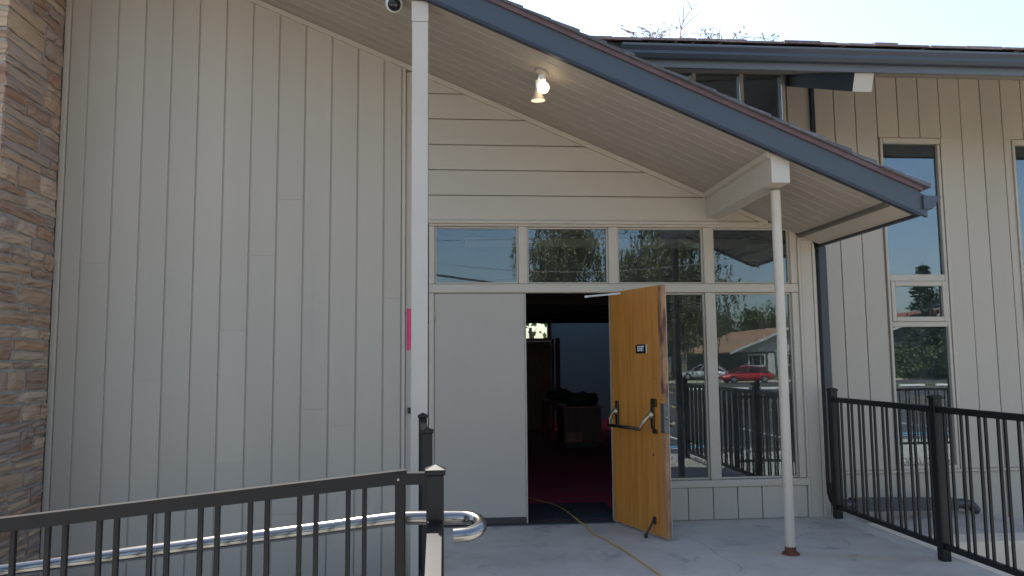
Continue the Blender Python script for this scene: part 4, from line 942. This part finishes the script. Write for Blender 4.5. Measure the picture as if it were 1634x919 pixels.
def round_tree(name, loc, h, rad, label, mat='leaf_green', n=5000, group=None, lz=0.45, size=0.3, seed=0, trunk=True):
    R_ = random.Random(seed); t = empty(name, loc, label, 'tree' if trunk else 'shrub', group); cl_ = []
    for i in range(26):
        a = R_.uniform(0, 6.283); r = rad*math.sqrt(R_.random())*0.8; z = h*lz+(h*(1-lz))*R_.random()*math.sqrt(max(0.05, 1-(r/rad)**2)); cl_.append((r*math.cos(a), r*math.sin(a), z, rad*R_.uniform(0.22, 0.42)))
    L = []
    for i in range(n):
        c = cl_[i % 26]; v = Vector((R_.gauss(0, 1), R_.gauss(0, 1), R_.gauss(0, 0.8))); v = v.normalized()*(R_.random()**0.45)*c[3]
        L.append((c[0]+v.x, c[1]+v.y, max(0.1, c[2]+v.z)))
    m = MB(); m.tube(bez([(0, 0, -0.2), (0.05, 0, h*0.3), (0, 0.05, h*0.7)], 4), [0.03*h*(1-0.08*k) for k in range(9)], 7)
    for c in cl_[:12]: m.tube([(0, 0, h*0.33*(1 if trunk else 0.2)), (c[0]*0.6, c[1]*0.6, c[2]*0.8), c[:3]], [0.012*h, 0.007*h, 0.002*h], 5)
    m.build('trunk' if trunk else 'stem', 'bark_dark', t); leaves(L, 0, size, mat, 'crown' if trunk else 'foliage', t, 1.3)
    return t
def conifer(loc, h, rad, label, group=None, seed=0):
    R_ = random.Random(seed); t = empty('conifer_tree', loc, label, 'tree', group); m = MB(); m.tube([(0, 0, -0.2), (0, 0, h)], [0.2, 0.02], 7); L = []
    nz = int(h/0.42)
    for k in range(nz):
        z = 0.8+(h-0.9)*k/nz; r = rad*(1-z/h)**0.85+0.1
        for b in range(9):
            a = R_.uniform(0, 6.283); rr_ = r*R_.uniform(0.7, 1.1); tip = Vector((math.cos(a)*rr_, math.sin(a)*rr_, z-0.12*rr_+0.25*(rr_*0.3)))
            m.tube([(0, 0, z), tip], [0.03, 0.006], 4, False)
            for q in range(22):
                u = R_.uniform(0.15, 1.05); p = Vector((0, 0, z)).lerp(tip, u); s = 0.22*(1.1-u*0.6); L.append((p.x+R_.gauss(0, s), p.y+R_.gauss(0, s), p.z+R_.gauss(0, 0.07)-0.05))
    m.build('trunk', 'bark_dark', t); leaves(L, 0.3, 0.22, 'leaf_conifer', 'crown', t, 2.2)
    return t
# weeds and twigs growing out of the shingles above the right-hand gutter
def weed(x, kind, h, seed):
    R_ = random.Random(seed); y = YE-0.02; t = empty('roof_weed', (x, y, zq(y)+0.25)); m = MB(); L = []
    if kind == 'twig':
        main = bez([(0, 0, -0.05), (0.02, 0, h*0.35), (0.10, 0, h*0.7), (0.20, 0.02, h)], 5); m.tube(main, [0.006*(1-0.7*k/(len(main)-1)) for k in range(len(main))], 5)
        for f, dx, dz in ((0.15, 0.10, 0.09), (0.3, -0.02, 0.20), (0.32, 0.27, 0.22), (0.4, 0.03, 0.24), (0.75, -0.06, 0.12)):
            p = main[int(f*(len(main)-1))]; m.tube(bez([p, p+Vector((dx*0.5, 0.01, dz*0.6)), p+Vector((dx, 0.02, dz))], 4), [0.0042-0.00035*k for k in range(9)], 4)
    else:
        for i in range(R_.randint(4, 7)):
            dx = R_.gauss(0, 0.10); hh = h*R_.uniform(0.4, 1.0); st_ = bez([(R_.gauss(0, 0.03), 0, -0.04), (dx*0.4, R_.gauss(0, 0.02), hh*0.6), (dx*(2.2 if R_.random() < 0.3 else 1), R_.gauss(0, 0.03), hh*(0.75 if R_.random() < 0.3 else 1))], 4); m.tube(st_, 0.0026, 4)
            for p in st_[3:]:
                for q in range(R_.randint(0, 2)): L.append((p.x+R_.gauss(0, 0.03), p.y+R_.gauss(0, 0.02), p.z+R_.gauss(0, 0.025)))
    m.build('stem', 'twig', t)
    if L: leaves(L, 0, 0.017, 'leaf_yellow', 'foliage', t)
    return t
tag(weed(2.12, 'twig', 0.40, 1), 'tall bare reddish twig sprouting from the shingle edge above the gutter', 'plant')
for i, (x, h) in enumerate([(1.74, 0.14), (1.86, 0.16), (1.93, 0.10), (2.40, 0.14), (2.50, 0.17), (2.62, 0.12), (2.98, 0.10)]):
    tag(weed(x, 'weed', h, 10+i), 'small leafy weed sprouting from the shingle edge above the gutter', 'plant', 'weeds on the roof edge')

# ---------------------------------------------------------------- across the parking lot (seen in the window reflections)
weeping_tree((11.0, -64, GZ+0.1), 17.4, 5.4, 'tall weeping birch on the lawn standing apart from the house', seed=3, nl=90)
weeping_tree((22.2, -67, GZ+0.1), 17.6, 6.6, 'broad weeping birch on the lawn beside the tan-roofed house', seed=8, nl=105)
round_tree('leafy_tree', (37.0, -98, GZ), 8.6, 4.2, 'rounded green tree behind the tan-roofed house, beside its ridge', seed=5, n=5200)
round_tree('leafy_tree', (44.5, -99, GZ), 9.2, 4.6, 'taller rounded green tree behind the tan-roofed house, away from the birches', seed=6, n=5200)
round_tree('leafy_tree', (29.0, -97, GZ), 5.2, 3.0, 'low dark green tree between the broad birch and the tan-roofed house', seed=16, n=4500)
for i, (x, y, h, r) in enumerate([(45, -60, 3.2, 3.0), (50, -61, 3.6, 3.2), (55.5, -60.5, 3.3, 3.2), (61, -61, 3.7, 3.2), (66.5, -62, 3.5, 3.2)]):
    round_tree('hedge_shrub', (x, y, GZ+0.1), h, r, 'big rounded shrub in the hedge row along the far side of the lot', mat='leaf_green', n=3600, group='hedge shrubs along the lot', lz=0.12, size=0.26, seed=30+i, trunk=False)
conifer((47.5, -63.5, GZ), 11.5, 3.4, 'dark conifer rising above the hedge row', seed=2)
round_tree('garden_shrub', (2.6, 16.5, GZ), 4.4, 2.6, 'leafy shrub outside the far window of the room', n=4200, lz=0.12, size=0.16, seed=77, trunk=False)
def window_in(par, x0, x1, z0, z1, y, trim='house_white'):
    w = MB(); t = 0.14
    w.box(x0, x1, y, y+0.08, z1-t, z1); w.box(x0, x1, y, y+0.08, z0, z0+t); w.box(x0, x0+t, y, y+0.08, z0+t, z1-t); w.box(x1-t, x1, y, y+0.08, z0+t, z1-t); xm = x0+(x1-x0)*0.27
    w.box(xm, xm+0.05, y, y+0.06, z0+t, z1-t); w.box(x1-(xm-x0)-0.05, x1-(xm-x0), y, y+0.06, z0+t, z1-t)
    o = P_(w.build('window', trim, par), par); MB().box(x0+t, x1-t, y+0.01, y+0.02, z0+t, z1-t).build('pane', 'car_glass', o); return o
def house(name, label, x0, x1, y0, y1, zb, ze_, pitch, roofm, wallm, gablem):
    h = empty(name, ((x0+x1)/2, y1, zb), label, 'house'); xm = (x0+x1)/2; zp = ze_+pitch*(x1-x0)/2
    P_(MB().box(x0, x1, y0, y1, zb-0.3, ze_).build('wall', wallm, h), h)
    P_(MB().prism([(x0-0.5, ze_-0.0), (x1+0.5, ze_-0.0), (xm, zp+0.16)], y0-0.02, y1+0.03).build('gable', gablem, h), h)
    ov = 0.9
    for s in (-1, 1):
        xe = x0-ov if s < 0 else x1+ov; zz = ze_-pitch*ov
        r = P_(MB().prism([(xm, zp+0.22), (xe, zz+0.22), (xe, zz+0.36), (xm, zp+0.36)], y0-0.5, y1+0.8).build('roof', roofm, h), h)
        MB().prism([(xm, zp+0.08), (xe, zz+0.08), (xe, zz+0.35), (xm, zp+0.35)], y1+0.802, y1+0.86).build('barge_board', 'house_white', r)
    return h
h1 = house('gable_house', 'single-storey house with a tan roof and white gable across the lot', 31.6, 43.6, -92, -75, -0.45, 2.25, 0.40, 'roof_tan', 'house_green', 'house_white')
window_in(h1, 33.0, 34.9, 0.68, 2.02, -74.99); window_in(h1, 36.2, 38.1, 0.70, 2.1, -74.99); window_in(h1, 39.6, 41.3, 0.70, 2.1, -74.99)
d = P_(MB().box(35.2, 36.0, -74.99, -74.93, -0.4, 2.05, 0.02).build('door', 'house_white', h1), h1); MB().lathe([(0.03, 0), (0.04, 0.05), (0, 0.07)], (35.9, -74.93, 0.6), (0, 1, 0), 8).build('handle', 'brass_old', d)
h2 = house('red_roof_house', 'house with a dark red roof behind the hedge row', 56, 78, -100, -86, 0, 4.6, 0.28, 'roof_red', 'house_green', 'house_green')
window_in(h2, 60, 62, 1.2, 2.6, -85.99); window_in(h2, 66, 68, 1.2, 2.6, -85.99)
wf = empty('board_fence', (20.5, -73, GZ), 'white board fence on the lawn between the birches', 'fence')
for i in range(22): P_(MB().box(16.5+0.30*i, 16.5+0.30*i+0.285, -73.03, -73, GZ+0.1, 1.35).build('board', 'house_white', wf), wf)
# cars
def car(name, label, loc, rz, paint):
    c = empty(name, loc, label, 'car', None, rz)
    st = [(-2.25, 0.62, 0.52, 0.40), (-2.15, 0.80, 0.80, 0.28), (-1.6, 0.86, 0.90, 0.20), (-0.95, 0.89, 0.96, 0.18), (0.0, 0.90, 0.93, 0.18), (0.9, 0.90, 0.90, 0.18), (1.5, 0.87, 0.80, 0.20), (2.05, 0.78, 0.70, 0.24), (2.28, 0.60, 0.56, 0.34)]
    m = MB(); n = 12; rings = []
    for x, hw, zt_, zb_ in st:
        ring = []
        for k in range(n):
            a = 2*math.pi*(k+0.5)/n; cx, cz = math.cos(a), math.sin(a); q = 0.45
            ring.append((x, hw*math.copysign(abs(cx)**q, cx), (zt_+zb_)/2+(zt_-zb_)/2*math.copysign(abs(cz)**q, cz)))
        rings.append(ring)
    vs = [p for r in rings for p in r]; fs = [tuple(range(n)), tuple((len(st)-1)*n+k for k in range(n-1, -1, -1))]
    for i in range(len(st)-1):
        for k in range(n): fs.append((i*n+k, i*n+(k+1) % n, (i+1)*n+(k+1) % n, (i+1)*n+k))
    m.add(vs, fs); b = smooth_auto(m.build('body', paint, c), 50)
    # greenhouse in glass, roof panel and pillars in paint
    def sec(x, hw, z): return [(x, -hw, z), (x, hw, z)]
    lo = [(-1.95, 0.74, 0.86), (-1.0, 0.80, 0.93), (0.2, 0.80, 0.91), (1.25, 0.76, 0.86)]; hi = [(-1.35, 0.56, 1.32), (-0.75, 0.60, 1.44), (-0.1, 0.60, 1.45), (0.45, 0.57, 1.36)]
    m = MB(); v = []
    for (a, b_) in zip(lo, hi): v += sec(*a)+sec(*b_)
    f = []
    for i in range(3):
        o = 4*i; f += [(o, o+4, o+6, o+2), (o+1, o+3, o+7, o+5)]
    f += [(0, 2, 3, 1), (12, 13, 15, 14)]; m.add(v, f); m.build('windows', 'car_glass', c); 
    m = MB(); tp = [(x, hw+0.012, z+0.012) for x, hw, z in hi]; v = []
    for a in tp: v += sec(*a)+[(a[0], -a[1]*0.7, a[2]+0.05), (a[0], a[1]*0.7, a[2]+0.05)]
    f = []
    for i in range(3):
        o = 4*i; f += [(o, o+4, o+6, o+2), (o+2, o+6, o+7, o+3), (o+3, o+7, o+5, o+1), (o, o+1, o+5, o+4)]
    f += [(0, 2, 3, 1), (12, 13, 15, 14)]; m.add(v, f)
    for s in (-1, 1):
        for i in (0, 1, 2, 3):
            a, q = lo[i], hi[i]; m.bar((a[0], s*(a[1]+0.008), a[2]), (q[0], s*(q[1]+0.008), q[2]), 0.05, 0.07 if i else 0.2, (0, 1, 0))
    m.build('roof', paint, c)
    for x in (-1.38, 1.38):
        for s in (-1, 1):
            w = MB().lathe([(0.20, -0.10), (0.31, -0.10), (0.33, -0.07), (0.33, 0.07), (0.31, 0.10), (0.20, 0.10)], (x, s*0.80, 0.33), (0, s, 0), 22).build('wheel', 'tyre', c); smooth_auto(w)
            m = MB().lathe([(0.03, 0.07), (0.05, 0.10), (0.0, 0.105)], (x, s*0.80, 0.33), (0, s, 0), 12); m.lathe([(0.185, 0.06), (0.205, 0.06), (0.205, 0.103), (0.185, 0.103)], (x, s*0.8, 0.33), (0, s, 0), 20)
            for k in range(5):
                a = 2*math.pi*k/5; m.bar((x, s*0.895, 0.33), (x+0.19*math.cos(a), s*0.895, 0.33+0.19*math.sin(a)), 0.045, 0.02, (0, 1, 0))
            m.build('rim', 'alloy', w)
    for s in (-1, 1):
        MB().obox((2.10, s*0.62, 0.60), Vector((0.8, 0.5*s, 0.1)).normalized(), Vector((-0.5*s, 0.8, 0)).normalized(), Vector((0, 0, 1)), 0.09, 0.13, 0.06).build('headlight', 'white_plastic', c)
        MB().obox((-2.14, s*0.64, 0.72), Vector((1, 0, 0)), Vector((0, 1, 0)), Vector((0, 0, 1)), 0.06, 0.14, 0.08).build('tail_light', 'car_red', c)
        MB().obox((0.85, s*0.93, 0.93), Vector((1, 0, 0)), Vector((0, 1, 0)), Vector((0, 0, 1)), 0.08, 0.08, 0.06).build('mirror', paint, c)
    return c
car('parked_car', 'red car parked across the lot in front of the tan-roofed house', (26.0, -58.3, GZ), math.pi-0.02, 'car_red')
car('parked_car', 'silver car parked behind the red car', (24.4, -64.4, GZ+0.12), math.pi+0.5, 'car_silver')
# wheel stops along the far lot edge
for i in range(12):
    m = MB().prism([(-0.09, 0.0), (0.09, 0.0), (0.06, 0.12), (-0.06, 0.12)], -0.95, 0.95, 'x')
    o = m.build('wheel_stop', 'paint_white_line'); o.location = (17+2.8*i, -45.0+0.3, GZ+0.002)
    tag(o, 'white concrete wheel stop at the far edge of the parking lot', 'wheel stop', 'wheel stops along the lot')
# overhead lines between two poles
def utility_pole(x, y):
    p = empty('utility_pole', (x, y, GZ), None, 'utility pole'); MB().tube([(0, 0, -0.2), (0, 0, 10.2)], [0.16, 0.11], 10).build('pole', 'bark_dark', p); MB().box(-0.06, 0.06, -1.1, 1.1, 9.3, 9.42).build('cross_arm', 'bark_dark', p); return p
tag(utility_pole(-8.5, -42), 'wooden utility pole with cross arm at the end of the wires away from the houses', 'utility pole'); tag(utility_pole(23.5, -42), 'wooden utility pole with cross arm between the lot and the red car', 'utility pole')
sp_ = empty('service_pole', (8.2, -30, GZ), 'short wooden service pole holding the thick cable in the lot', 'utility pole'); MB().tube([(0, 0, -0.2), (0, 0, 4.9)], [0.1, 0.08], 10).build('pole', 'bark_dark', sp_); MB().box(-0.15, 0.15, -0.1, 0.1, 3.9, 4.3, 0.02).build('junction', 'gutter_old', sp_)
def wire(p, q, sag, r, mat, label):
    p, q = Vector(p), Vector(q); pts = [p.lerp(q, t/30)-Vector((0, 0, 4*sag*(t/30)*(1-t/30))) for t in range(31)]
    tag(MB().tube(pts, r, 5).build('overhead_wire', mat), label, 'wire')
wire((-8.5, -41, 9.25), (23.5, -41, 9.0), 2.05, 0.02, 'cable_light', 'thin sagging overhead wire strung between the utility poles')
wire((-8.5, -43, 9.3), (23.5, -43, 11.0), 0.5, 0.014, 'cable', 'thin dark wire strung above the sagging wire between the utility poles')
wire((-8.5, -42, 8.3), (8.2, -30, 4.55), 0.15, 0.06, 'cable', 'thick dark service cable coming down from the utility pole to the service pole')
